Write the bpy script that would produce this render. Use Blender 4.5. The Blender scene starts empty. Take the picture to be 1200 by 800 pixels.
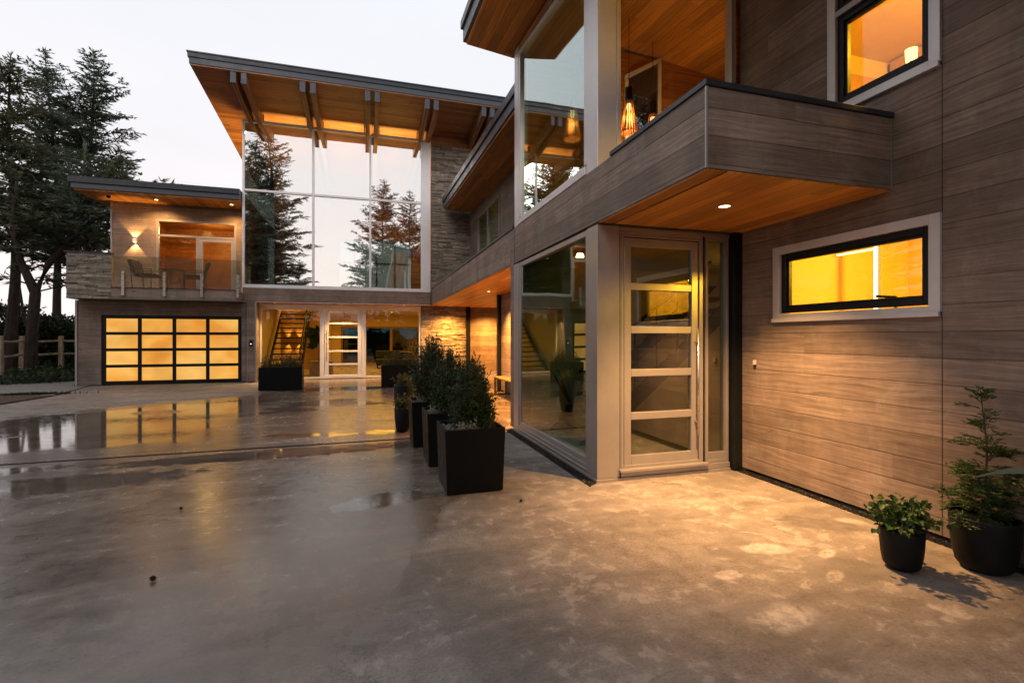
import bpy, math, random
from mathutils import Vector, Matrix
R = math.radians
scene = bpy.context.scene
col = scene.collection

# ------------------------------------------------------------------ mesh builder
class MB:
    def __init__(s): s.v = []; s.f = []
    def add(s, vs, fs):
        b = len(s.v); s.v += [tuple(v) for v in vs]; s.f += [tuple(b + i for i in f) for f in fs]
    def box(s, x0, x1, y0, y1, z0, z1):
        if x0 > x1: x0, x1 = x1, x0
        if y0 > y1: y0, y1 = y1, y0
        if z0 > z1: z0, z1 = z1, z0
        s.add([(x0,y0,z0),(x1,y0,z0),(x1,y1,z0),(x0,y1,z0),(x0,y0,z1),(x1,y0,z1),(x1,y1,z1),(x0,y1,z1)],
              [(0,3,2,1),(4,5,6,7),(0,1,5,4),(1,2,6,5),(2,3,7,6),(3,0,4,7)]); return s
    def hexa(s, p):   # 8 points, bottom ring then top ring
        s.add(p, [(0,3,2,1),(4,5,6,7),(0,1,5,4),(1,2,6,5),(2,3,7,6),(3,0,4,7)]); return s
    def quad(s, *p): s.add(p, [tuple(range(len(p)))]); return s
    def prism(s, pts, z0, z1):
        n = len(pts)
        s.add([(x,y,z0) for x,y in pts] + [(x,y,z1) for x,y in pts],
              [tuple(range(n-1,-1,-1)), tuple(range(n,2*n))] + [(i,(i+1)%n,n+(i+1)%n,n+i) for i in range(n)]); return s
    def tube(s, pts, rad, n=6, cap=True):
        pts = [Vector(p) for p in pts]
        if not hasattr(rad, '__len__'): rad = [rad]*len(pts)
        rings = []
        for i, p in enumerate(pts):
            d = (pts[min(i+1,len(pts)-1)] - pts[max(i-1,0)])
            if d.length < 1e-9: d = Vector((0,0,1))
            d.normalize()
            u = d.cross(Vector((0,0,1)) if abs(d.z) < .9 else Vector((1,0,0))).normalized(); w = d.cross(u)
            rings.append([p + (u*math.cos(2*math.pi*k/n) + w*math.sin(2*math.pi*k/n))*rad[i] for k in range(n)])
        vs = [q for r in rings for q in r]
        fs = [(i*n+k, i*n+(k+1)%n, (i+1)*n+(k+1)%n, (i+1)*n+k) for i in range(len(pts)-1) for k in range(n)]
        if cap: fs += [tuple(range(n-1,-1,-1)), tuple((len(pts)-1)*n+k for k in range(n))]
        s.add(vs, fs); return s
    def lathe(s, prof, cx, cy, n=32):
        vs = []; fs = []
        for r, z in prof:
            for k in range(n):
                a = 2*math.pi*k/n; vs.append((cx+r*math.cos(a), cy+r*math.sin(a), z))
        for i in range(len(prof)-1):
            for k in range(n): fs.append((i*n+k, i*n+(k+1)%n, (i+1)*n+(k+1)%n, (i+1)*n+k))
        s.add(vs, fs); return s
    def frame(s, axis, a0, a1, z0, z1, w, d0, d1, wz=None):
        """rectangular frame in a wall: axis 'x' -> runs along x, depth in y (d0..d1)."""
        wz = wz or w
        def b(p0, p1, q0, q1):
            if axis == 'x': s.box(p0, p1, d0, d1, q0, q1)
            else: s.box(d0, d1, p0, p1, q0, q1)
        b(a0, a0+w, z0, z1); b(a1-w, a1, z0, z1); b(a0+w, a1-w, z0, z0+wz); b(a0+w, a1-w, z1-wz, z1); return s

def empty(name, loc=(0,0,0), rz=0):
    o = bpy.data.objects.new(name, None); col.objects.link(o); o.location = loc; o.rotation_euler = (0,0,rz)
    o.empty_display_size = .2; return o
def tag(o, label=None, cat=None, group=None, kind=None):
    if label: o['label'] = label
    if cat: o['category'] = cat
    if group: o['group'] = group
    if kind: o['kind'] = kind
    return o
def origin_of(o):
    p = Vector((0,0,0))
    while o is not None: p += o.location; o = o.parent
    return p
def obj(name, mb, mat, parent=None, loc=None, smooth=False, bevel=0, local=False):
    me = bpy.data.meshes.new(name)
    org = Vector((0,0,0))
    if not local:
        if parent is not None: org = origin_of(parent)
        elif loc is not None: org = Vector(loc)
    me.from_pydata([tuple(Vector(v)-org) for v in mb.v], [], mb.f)
    me.materials.append(mat)
    if smooth: me.polygons.foreach_set('use_smooth', [True]*len(me.polygons))
    me.update()
    o = bpy.data.objects.new(name, me); col.objects.link(o)
    if parent is not None: o.parent = parent
    elif loc is not None: o.location = loc
    if bevel:
        m = o.modifiers.new('Bevel', 'BEVEL'); m.width = bevel; m.segments = 2; m.limit_method = 'ANGLE'; m.angle_limit = R(40)
    return o
def copy_tree(o, parent=None):
    c = o.copy(); col.objects.link(c); c.parent = parent
    for ch in list(o.children): copy_tree(ch, c)
    return c

# ------------------------------------------------------------------ materials
class NT:
    def __init__(s, name):
        s.m = bpy.data.materials.new(name); s.m.use_nodes = True; s.t = s.m.node_tree
        for n in list(s.t.nodes): s.t.nodes.remove(n)
        s.out = s.n('ShaderNodeOutputMaterial')
    def n(s, typ, **k):
        n = s.t.nodes.new(typ)
        for a, b in k.items(): setattr(n, a, b)
        return n
    def l(s, a, b): s.t.links.new(a, b)
    def put(s, sock, v):
        if isinstance(v, bpy.types.NodeSocket): s.l(v, sock)
        elif v is not None:
            if hasattr(v, '__len__') and len(v) == 3 and sock.type == 'RGBA': v = (*v, 1)
            if not hasattr(v, '__len__') and sock.type == 'RGBA': v = (v, v, v, 1)
            sock.default_value = v
    def math(s, op, a, b=None, c=None, clamp=False):
        n = s.n('ShaderNodeMath', operation=op, use_clamp=clamp); s.put(n.inputs[0], a); s.put(n.inputs[1], b)
        if c is not None: s.put(n.inputs[2], c)
        return n.outputs[0]
    def comb(s, x, y, z):
        n = s.n('ShaderNodeCombineXYZ'); s.put(n.inputs[0], x); s.put(n.inputs[1], y); s.put(n.inputs[2], z); return n.outputs[0]
    def pos(s):
        g = s.n('ShaderNodeNewGeometry'); q = s.n('ShaderNodeSeparateXYZ'); s.l(g.outputs['Position'], q.inputs[0])
        return g.outputs['Position'], q.outputs[0], q.outputs[1], q.outputs[2]
    def noise(s, vec, scale=1, detail=4, rough=.5, dist=0):
        n = s.n('ShaderNodeTexNoise'); s.put(n.inputs['Vector'], vec); n.inputs['Scale'].default_value = scale
        n.inputs['Detail'].default_value = detail; n.inputs['Roughness'].default_value = rough; n.inputs['Distortion'].default_value = dist
        return n.outputs['Fac']
    def white(s, vec):
        n = s.n('ShaderNodeTexWhiteNoise', noise_dimensions='3D'); s.put(n.inputs['Vector'], vec); return n.outputs['Value']
    def ramp(s, f, *st):
        n = s.n('ShaderNodeValToRGB'); s.put(n.inputs[0], f); e = n.color_ramp.elements
        while len(e) < len(st): e.new(.5)
        for i, (p, c) in enumerate(st):
            e[i].position = p; e[i].color = (*c, 1) if hasattr(c, '__len__') else (c, c, c, 1)
        return n.outputs[0]
    def mapr(s, f, a, b, c=0., d=1., smooth=True):
        n = s.n('ShaderNodeMapRange', interpolation_type='SMOOTHSTEP' if smooth else 'LINEAR')
        s.put(n.inputs[0], f); s.put(n.inputs[1], a); s.put(n.inputs[2], b); s.put(n.inputs[3], c); s.put(n.inputs[4], d); return n.outputs[0]
    def mix(s, f, a, b, mode='MIX'):
        n = s.n('ShaderNodeMix', data_type='RGBA', blend_type=mode); s.put(n.inputs[0], f); s.put(n.inputs[6], a); s.put(n.inputs[7], b); return n.outputs[2]
    def bump(s, h, strength=.3, dist=.01):
        n = s.n('ShaderNodeBump'); n.inputs['Strength'].default_value = 1; s.put(n.inputs['Height'], h)
        s.put(n.inputs['Strength'], strength); n.inputs['Distance'].default_value = dist; return n.outputs[0]
    def bsdf(s, color, rough=.6, metal=0, normal=None, spec=None, **kw):
        n = s.n('ShaderNodeBsdfPrincipled'); s.put(n.inputs['Base Color'], color); s.put(n.inputs['Roughness'], rough)
        s.put(n.inputs['Metallic'], metal)
        if normal is not None: s.l(normal, n.inputs['Normal'])
        if spec is not None: s.put(n.inputs['Specular IOR Level'], spec)
        for k, v in kw.items(): s.put(n.inputs[k.replace('_', ' ')], v)
        return n.outputs[0]
    def done(s, sh): s.l(sh, s.out.inputs[0]); return s.m

def m_plain(name, c, rough=.6, metal=0, var=.12, scale=6, spec=None, bump=.0):
    t = NT(name); p, x, y, z = t.pos()
    n = t.noise(p, scale, 5, .6)
    n2 = t.noise(p, scale*9, 3, .6)
    f = t.math('ADD', t.math('MULTIPLY', n, .7), t.math('MULTIPLY', n2, .3))
    lo = [a*(1-var*1.6) for a in c]; hi = [min(1, a*(1+var*1.6)) for a in c]
    cc = t.ramp(f, (.3, lo), (.7, hi))
    r = t.mapr(n, .3, .7, max(.02, rough-.07), min(1, rough+.07))
    nm = t.bump(n2, bump, .004) if bump else None
    return t.done(t.bsdf(cc, r, metal, nm, spec))

def m_siding(name='board_siding', bh=.19, warm=1.):
    t = NT(name); p, x, y, z = t.pos()
    h = t.math('ADD', x, y)
    zi = t.math('DIVIDE', t.math('ADD', z, .03), bh); idx = t.math('FLOOR', zi); fr = t.math('FRACT', zi)
    hl = t.math('FLOOR', t.math('ADD', t.math('DIVIDE', h, 5.3), t.math('MULTIPLY', idx, .37)))
    rnd = t.white(t.comb(idx, hl, 3.3))
    off = t.math('MULTIPLY', rnd, 31.)
    wv = t.noise(t.comb(t.math('MULTIPLY', h, .9), off, t.math('MULTIPLY', z, 2.2)), 1.3, 3, .5)
    g = t.comb(t.math('ADD', t.math('MULTIPLY', h, 1.5), off), t.math('MULTIPLY', idx, 5.1),
               t.math('ADD', t.math('MULTIPLY', z, 24), t.math('MULTIPLY', wv, 2.6)))
    g1 = t.noise(g, 1.2, 7, .62, .6)
    rings = t.math('SINE', t.math('ADD', t.math('MULTIPLY', z, 120), t.math('MULTIPLY', wv, 26)))
    rings = t.math('MULTIPLY', t.mapr(rings, -1, 1, 0, .11), t.mapr(rnd, .3, .9, 0, 1))
    g2 = t.noise(t.comb(t.math('MULTIPLY', h, 5), off, t.math('MULTIPLY', z, 120)), 1., 3, .6)
    f = t.math('ADD', t.math('ADD', t.math('MULTIPLY', g1, .62), t.math('MULTIPLY', g2, .25)), rings)
    c = t.ramp(f, (.25, (.145*warm, .103, .08)), (.43, (.225*warm, .167, .134)), (.6, (.29*warm, .221, .18)), (.8, (.38*warm, .303, .254)))
    bv = t.mapr(rnd, 0, 1, .84, 1.14, False)
    blot = t.mapr(t.noise(t.comb(t.math('MULTIPLY', h, 1.6), 1.7, t.math('MULTIPLY', z, .7)), 1.6, 7, .68), .3, .7, .80, 1.17)
    # pale mineral scuffs and darker runs
    scuff = t.mapr(t.noise(p, 3.3, 8, .75, .7), .52, .70, 0, .5)
    c = t.mix(scuff, c, (.33, .3, .27))
    v = t.math('MULTIPLY', bv, blot)
    hair = t.mapr(t.noise(t.comb(t.math('ADD', t.math('MULTIPLY', h, 2.2), off), off, t.math('ADD', t.math('MULTIPLY', z, 95), t.math('MULTIPLY', wv, 9))), 1., 4, .7), .36, .64, .83, 1.12)
    knots = t.mapr(t.noise(t.comb(t.math('MULTIPLY', h, 1.1), off, t.math('MULTIPLY', z, 3.5)), 1.3, 3, .5, 1.2), .64, .74, 1, .72)
    v = t.math('MULTIPLY', t.math('MULTIPLY', v, hair), knots)
    jt = t.math('MINIMUM', fr, t.math('SUBTRACT', 1., fr)); jm = t.mapr(jt, .010, .032, t.mapr(t.white(t.comb(idx, 2.1, 7.)), 0, 1, .35, .75, False), 1)
    v = t.math('MULTIPLY', v, jm)
    c = t.mix(1., c, t.comb(v, v, v), 'MULTIPLY')
    hh = t.math('ADD', t.math('ADD', t.math('MULTIPLY', f, .6), t.math('MULTIPLY', hair, .35)), t.math('MULTIPLY', t.mapr(jt, .0, .04, 0, 1), .55))
    return t.done(t.bsdf(c, t.mapr(g1, .3, .7, .55, .8), 0, t.bump(hh, .55, .006), .35))

def m_plank(name, along, bw, dark, lite, rough=.5, spec=.4):
    t = NT(name); p, x, y, z = t.pos()
    a, b = (x, y) if along == 'x' else ((y, x) if along == 'y' else (t.math('ADD', x, y), z))
    bi = t.math('DIVIDE', b, bw); idx = t.math('FLOOR', bi); fr = t.math('FRACT', bi)
    hl = t.math('FLOOR', t.math('ADD', t.math('DIVIDE', a, 2.6), t.math('MULTIPLY', idx, .41)))
    rnd = t.white(t.comb(idx, hl, 1.3)); off = t.math('MULTIPLY', rnd, 17)
    g = t.noise(t.comb(t.math('ADD', t.math('MULTIPLY', a, 1.3), off), t.math('MULTIPLY', b, 30), off), 1.3, 6, .6, 1.)
    c = t.ramp(g, (.3, dark), (.68, lite))
    jt = t.math('MINIMUM', fr, t.math('SUBTRACT', 1., fr))
    v = t.math('MULTIPLY', t.mapr(rnd, 0, 1, .68, 1.25, False), t.mapr(jt, .01, .05, .4, 1))
    c = t.mix(1., c, t.comb(v, v, v), 'MULTIPLY')
    return t.done(t.bsdf(c, rough, 0, t.bump(t.math('ADD', g, t.mapr(jt, 0, .05, 0, 1.5)), .3, .004), spec))

def m_stone(name='ledge_stone'):
    t = NT(name); g = t.n('ShaderNodeNewGeometry')
    r = g.outputs['Random Per Island']; n = t.noise(g.outputs['Position'], 9, 7, .7, .4); n2 = t.noise(g.outputs['Position'], 40, 4, .7)
    c = t.ramp(r, (0, (.15, .128, .105)), (.3, (.22, .19, .155)), (.6, (.28, .24, .19)), (.85, (.34, .275, .195)), (1, (.40, .36, .31)))
    v = t.mapr(n, .25, .75, .6, 1.3)
    c = t.mix(1., c, t.comb(v, v, v), 'MULTIPLY')
    return t.done(t.bsdf(c, .8, 0, t.bump(t.math('ADD', n, t.math('MULTIPLY', n2, .5)), .7, .012), .3))

def m_glass(name, base, tint, ior=1.5, rough=0.):
    t = NT(name); f = t.n('ShaderNodeFresnel'); gg = t.n('ShaderNodeNewGeometry'); t.put(f.inputs[0], t.mapr(gg.outputs['Backfacing'], 0, 1, ior, 1/ior, False))
    fac = t.math('ADD', base, t.math('MULTIPLY', f.outputs[0], 1-base), clamp=True)
    tr = t.n('ShaderNodeBsdfTransparent'); t.put(tr.inputs[0], tint)
    gl = t.n('ShaderNodeBsdfGlossy'); gl.inputs['Roughness'].default_value = rough; gl.inputs['Color'].default_value = (.95, .98, .97, 1)
    p, x, y, z = t.pos()
    nn = t.noise(p, .45, 2, .5); t.l(t.bump(nn, .12, .05), gl.inputs['Normal'])
    m = t.n('ShaderNodeMixShader'); t.put(m.inputs[0], fac); t.l(tr.outputs[0], m.inputs[1]); t.l(gl.outputs[0], m.inputs[2])
    return t.done(m.outputs[0])
def m_frost(name):
    t = NT(name)
    tr = t.n('ShaderNodeBsdfTransparent'); tr.inputs[0].default_value = (.86, .88, .84, 1)
    tl = t.n('ShaderNodeBsdfTranslucent'); tl.inputs[0].default_value = (.22, .22, .2, 1)
    df = t.n('ShaderNodeBsdfDiffuse'); df.inputs[0].default_value = (.13, .13, .12, 1)
    gl = t.n('ShaderNodeBsdfGlossy'); gl.inputs['Roughness'].default_value = .12
    m1 = t.n('ShaderNodeMixShader'); m1.inputs[0].default_value = .4; t.l(tl.outputs[0], m1.inputs[1]); t.l(df.outputs[0], m1.inputs[2])
    m2 = t.n('ShaderNodeMixShader'); m2.inputs[0].default_value = .16; t.l(tr.outputs[0], m2.inputs[1]); t.l(m1.outputs[0], m2.inputs[2])
    m3 = t.n('ShaderNodeMixShader'); m3.inputs[0].default_value = .06; t.l(m2.outputs[0], m3.inputs[1]); t.l(gl.outputs[0], m3.inputs[2])
    return t.done(m3.outputs[0])
def m_emit(name, c, st):
    t = NT(name); e = t.n('ShaderNodeEmission'); t.put(e.inputs[0], (*c, 1)); e.inputs[1].default_value = st; return t.done(e.outputs[0])
def m_garage():
    # frosted panes of the garage door lit from the room behind: unevenly bright
    t = NT('lit_frosted_pane'); p, x, y, z = t.pos(); g = t.n('ShaderNodeNewGeometry')
    n = t.noise(t.comb(t.math('MULTIPLY', x, .7), 2.2, t.math('MULTIPLY', z, .9)), 1.1, 2, .5, .6)
    c = t.ramp(n, (.32, (.80, .30, .03)), (.5, (.95, .44, .07)), (.68, (1., .55, .13)))
    e = t.n('ShaderNodeEmission'); t.l(c, e.inputs[0])
    t.put(e.inputs[1], t.math('MULTIPLY', t.mapr(t.noise(t.comb(x, 5.5, t.math('MULTIPLY', z, 1.4)), .9, 2, .5, .5), .3, .7, .80, 1.03), t.mapr(g.outputs['Random Per Island'], 0, 1, .90, 1.04, False)))
    b = t.bsdf((.06, .055, .05), .25, 0, None, .3)
    a = t.n('ShaderNodeAddShader'); t.l(e.outputs[0], a.inputs[0]); t.l(b, a.inputs[1]); return t.done(a.outputs[0])

def m_leaf(name, c, var=.45, rough=.5, trans=.25, spec=.3):
    t = NT(name); g = t.n('ShaderNodeNewGeometry'); r = g.outputs['Random Per Island']
    cl = t.noise(g.outputs['Position'], 1.1 if name.startswith('needle') else 7, 3, .6)
    lo = [a*(1-var) for a in c]; hi = [a*(1+var) for a in c]; hi[0] *= 1.25
    cc = t.ramp(t.math('ADD', t.math('MULTIPLY', r, .6), t.math('MULTIPLY', cl, .4)), (.15, lo), (.85, hi))
    b = t.bsdf(cc, rough, 0, None, spec)
    tl = t.n('ShaderNodeBsdfTranslucent'); t.l(cc, tl.inputs[0])
    m = t.n('ShaderNodeMixShader'); m.inputs[0].default_value = trans; t.l(b, m.inputs[1]); t.l(tl.outputs[0], m.inputs[2])
    return t.done(m.outputs[0])
def m_bark(name, c):
    t = NT(name); p, x, y, z = t.pos()
    n = t.noise(t.comb(t.math('MULTIPLY', x, 9), t.math('MULTIPLY', y, 9), t.math('MULTIPLY', z, 2)), 1.2, 6, .7, .5)
    cc = t.ramp(n, (.3, [a*.45 for a in c]), (.7, [a*1.5 for a in c]))
    return t.done(t.bsdf(cc, .9, 0, t.bump(n, .8, .03), .2))

# -- wet concrete: mirror puddles, damp film on the left, dry and blotched on the right
def m_concrete():
    t = NT('wet_concrete'); p, x, y, z = t.pos()
    def ell(cx, cy, rx, ry, a=0, warp=.35, ws=1.2, soft=.12):
        ca, sa = math.cos(R(a)), math.sin(R(a))
        dx = t.math('SUBTRACT', x, cx); dy = t.math('SUBTRACT', y, cy)
        u = t.math('DIVIDE', t.math('ADD', t.math('MULTIPLY', dx, ca), t.math('MULTIPLY', dy, sa)), rx)
        v = t.math('DIVIDE', t.math('SUBTRACT', t.math('MULTIPLY', dy, ca), t.math('MULTIPLY', dx, sa)), ry)
        d = t.math('SQRT', t.math('ADD', t.math('MULTIPLY', u, u), t.math('MULTIPLY', v, v)))
        w = t.math('MULTIPLY', t.math('SUBTRACT', wn[ws], .5), warp*4)
        return t.mapr(t.math('ADD', t.math('ADD', d, w), t.math('MULTIPLY', t.math('SUBTRACT', stip, .5), .5 if warp >= .3 else .2)), 1-soft, 1+soft, 1, 0)
    wn = {1.2: t.noise(p, 1.2, 5, .6), 5: t.noise(p, 5, 6, .65), .5: t.noise(t.comb(t.math('MULTIPLY', x, .5), y, 0.), .75, 4, .55)}
    stip = t.noise(p, 28, 3, .7)
    mx = lambda *a: a[0] if len(a) == 1 else t.math('MAXIMUM', a[0], mx(*a[1:]))
    fine = t.noise(p, 60, 4, .7); mid = t.noise(p, 7, 7, .65, .3); big = t.noise(p, .55, 4, .55, .4); sw = t.noise(t.comb(t.math('MULTIPLY', x, .8), t.math('MULTIPLY', y, 2.4), 0.), 1.1, 5, .6, .8)
    # standing water
    diag = t.mapr(t.math('SUBTRACT', t.math('ADD', t.math('MULTIPLY', x, .66), 14.75), t.math('ADD', y, t.math('MULTIPLY', t.math('SUBTRACT', wn[1.2], .5), 2.0))), 0, .25)
    xlim = t.mapr(t.math('ADD', x, t.math('MULTIPLY', y, -.12)), -1.2, -.4, 1, 0)
    near = t.mapr(t.math('ADD', t.math('ADD', y, t.math('MULTIPLY', wn[1.2], 1.2)), t.math('MULTIPLY', stip, .5)), 8.3, 8.6)
    streak = t.mapr(wn[.5], .60, .64, 1, .0)
    xl = t.mapr(t.math('ADD', x, t.math('MULTIPLY', t.math('SUBTRACT', wn[1.2], .5), 2.2)), -2.7, -1.9, 1, 0)
    rgt = t.mapr(wn[.5], .40, .44, 1, 0)
    pud = t.math('MULTIPLY', t.math('MULTIPLY', diag, near), mx(t.math('MULTIPLY', streak, xl), t.math('MULTIPLY', rgt, .9)))
    pud = mx(pud, ell(-3.6, 5.75, 1.9, .38, 6, .32, 5), ell(-1.0, 6.62, 1.9, .26, 3, .3, 5), ell(.12, 4.45, .42, .2, 14, .3, 5),
             ell(-.7, 14.4, 1.6, .5, 0, .3, 1.2), ell(-4.6, 6.5, 1.5, .22, 4, .3, 5))
    # damp film: everything left of a curved edge, fading towards the camera
    edge = t.math('ADD', t.math('SUBTRACT', t.math('MULTIPLY', y, .42), 1.0), t.math('MULTIPLY', t.math('SUBTRACT', wn[1.2], .5), 1.1))
    film = t.mapr(t.math('SUBTRACT', x, edge), -.10, .06, 1, 0)
    film = t.math('MULTIPLY', film, t.mapr(y, 1.2, 3.2, .55, 1))
    film = t.math('MULTIPLY', film, t.mapr(sw, .25, .75, .7, 1))
    apron = t.mapr(t.math('SUBTRACT', y, t.math('ADD', t.math('MULTIPLY', x, .66), 15.2)), -.1, .4, 1, .15)
    film = t.math('MULTIPLY', film, mx(apron, t.mapr(x, -3.2, -2.4)))
    damp = mx(ell(3.0, 1.62, .2, .07, 0, .15, 5), ell(3.45, 1.5, .25, .06, 8, .15, 5), ell(2.75, 1.95, .2, .06, -20, .15, 5), ell(3.35, 2.95, .33, .13, -35, .2, 5),
              ell(1.3, 4.15, .05, .12, 0, .2, 5), ell(1.18, 4.35, .12, .05, 0, .2, 5), ell(1.45, 3.9, .09, .04, 0, .2, 5), ell(2.8, 2.35, .5, .16, -30, .3, 5))
    zone = t.math('MULTIPLY', t.mapr(t.math('ADD', t.math('MULTIPLY', x, .9), t.math('MULTIPLY', y, -.15)), .6, 1.9), t.mapr(y, 3.9, 5.2, 1, 0))
    pn = t.noise(t.comb(t.math('ADD', x, t.math('MULTIPLY', y, .4)), t.math('MULTIPLY', y, 1.35), 3.), 2.6, 9, .6, .25)
    pale = mx(ell(2.62, 2.68, .17, .08, -15, .3, 5, .3), ell(2.07, 2.0, .2, .09, 10, .35, 5, .4), ell(2.12, 2.45, .09, .05, 0, .3, 5, .3), ell(2.72, 2.25, .09, .04, 30, .3, 5, .3), ell(2.95, 2.5, .1, .04, 20, .3, 5, .3))
    pale = mx(t.math('MULTIPLY', pale, t.mapr(mid, .30, .48)), t.math('MULTIPLY', t.mapr(pn, .57, .66, 0, .75), zone))
    damp = t.math('MULTIPLY', damp, t.mapr(mid, .36, .56))
    drymask = t.math('SUBTRACT', 1., t.math('MULTIPLY', film, 1.7), clamp=True)
    rag = t.noise(p, 16, 6, .7, .5); rag2 = t.mapr(rag, .36, .6, .35, 1)
    spl = t.mapr(t.math('ADD', t.math('MULTIPLY', mid, .6), t.math('MULTIPLY', wn[1.2], .4)), .545, .575)
    pale = t.math('MULTIPLY', mx(t.math('MULTIPLY', t.math('MULTIPLY', pale, .75), rag2), t.math('MULTIPLY', t.math('MULTIPLY', spl, rag2), .3)), drymask)
    f = t.math('ADD', t.math('MULTIPLY', big, .36), t.math('ADD', t.math('MULTIPLY', mid, .30), t.math('MULTIPLY', fine, .34)))
    c = t.ramp(f, (.36, (.105, .084, .069)), (.45, (.195, .162, .138)), (.53, (.275, .236, .205)), (.66, (.385, .338, .30)))
    c = t.mix(t.mapr(sw, .3, .75, 0, .8), c, (.105, .09, .078))
    c = t.mix(t.mapr(t.noise(p, 2.6, 8, .72, .5), .46, .66, 0, .38), c, (.28, .248, .22))
    c = t.mix(pale, c, (.50, .44, .385))
    # hairline cracks and swirls of the trowel
    vo = t.n('ShaderNodeTexVoronoi', feature='DISTANCE_TO_EDGE'); t.put(vo.inputs['Vector'], t.comb(t.math('ADD', x, t.math('MULTIPLY', mid, .5)), t.math('ADD', y, t.math('MULTIPLY', wn[1.2], .8)), 0.)); vo.inputs['Scale'].default_value = .32
    crack = t.math('MULTIPLY', t.mapr(vo.outputs['Distance'], .0, .0035, 1, 0), t.mapr(big, .45, .6))
    c = t.mix(t.math('MULTIPLY', crack, .55), c, (.06, .05, .045))
    spk = t.mapr(t.noise(p, 33, 2, .5), .73, .76); c = t.mix(t.math('MULTIPLY', spk, .55), c, (.05, .042, .035))
    wet = mx(pud, t.math('MULTIPLY', film, .75), t.math('MULTIPLY', damp, .8))
    dk = t.mapr(wet, 0, 1, 1, .52, False)
    c = t.mix(1., c, t.comb(dk, dk, dk), 'MULTIPLY')
    c = t.mix(film, c, t.mix(1., c, (1.08, .95, .84), 'MULTIPLY'))
    rf = t.mapr(t.math('ADD', t.math('MULTIPLY', sw, .6), t.math('MULTIPLY', mid, .4)), .36, .64, .055, .22)
    ro = t.mix(film, .78, rf); ro = t.mix(t.math('MULTIPLY', damp, .8), ro, .55); ro = t.mix(pud, ro, t.mapr(mid, .4, .6, .03, .09))
    nopud = t.math('SUBTRACT', 1., pud)
    bs = t.math('MULTIPLY', nopud, t.mapr(film, 0, 1, .5, .03, False))
    hgt = t.math('ADD', t.math('MULTIPLY', mid, .8), t.math('ADD', t.math('MULTIPLY', fine, .25), t.math('MULTIPLY', crack, -.5)))
    b = t.bsdf(c, ro, 0, t.bump(hgt, t.math('ADD', bs, .02), .012), t.mapr(wet, 0, 1, .35, .85, False))
    return t.done(b)

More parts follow.
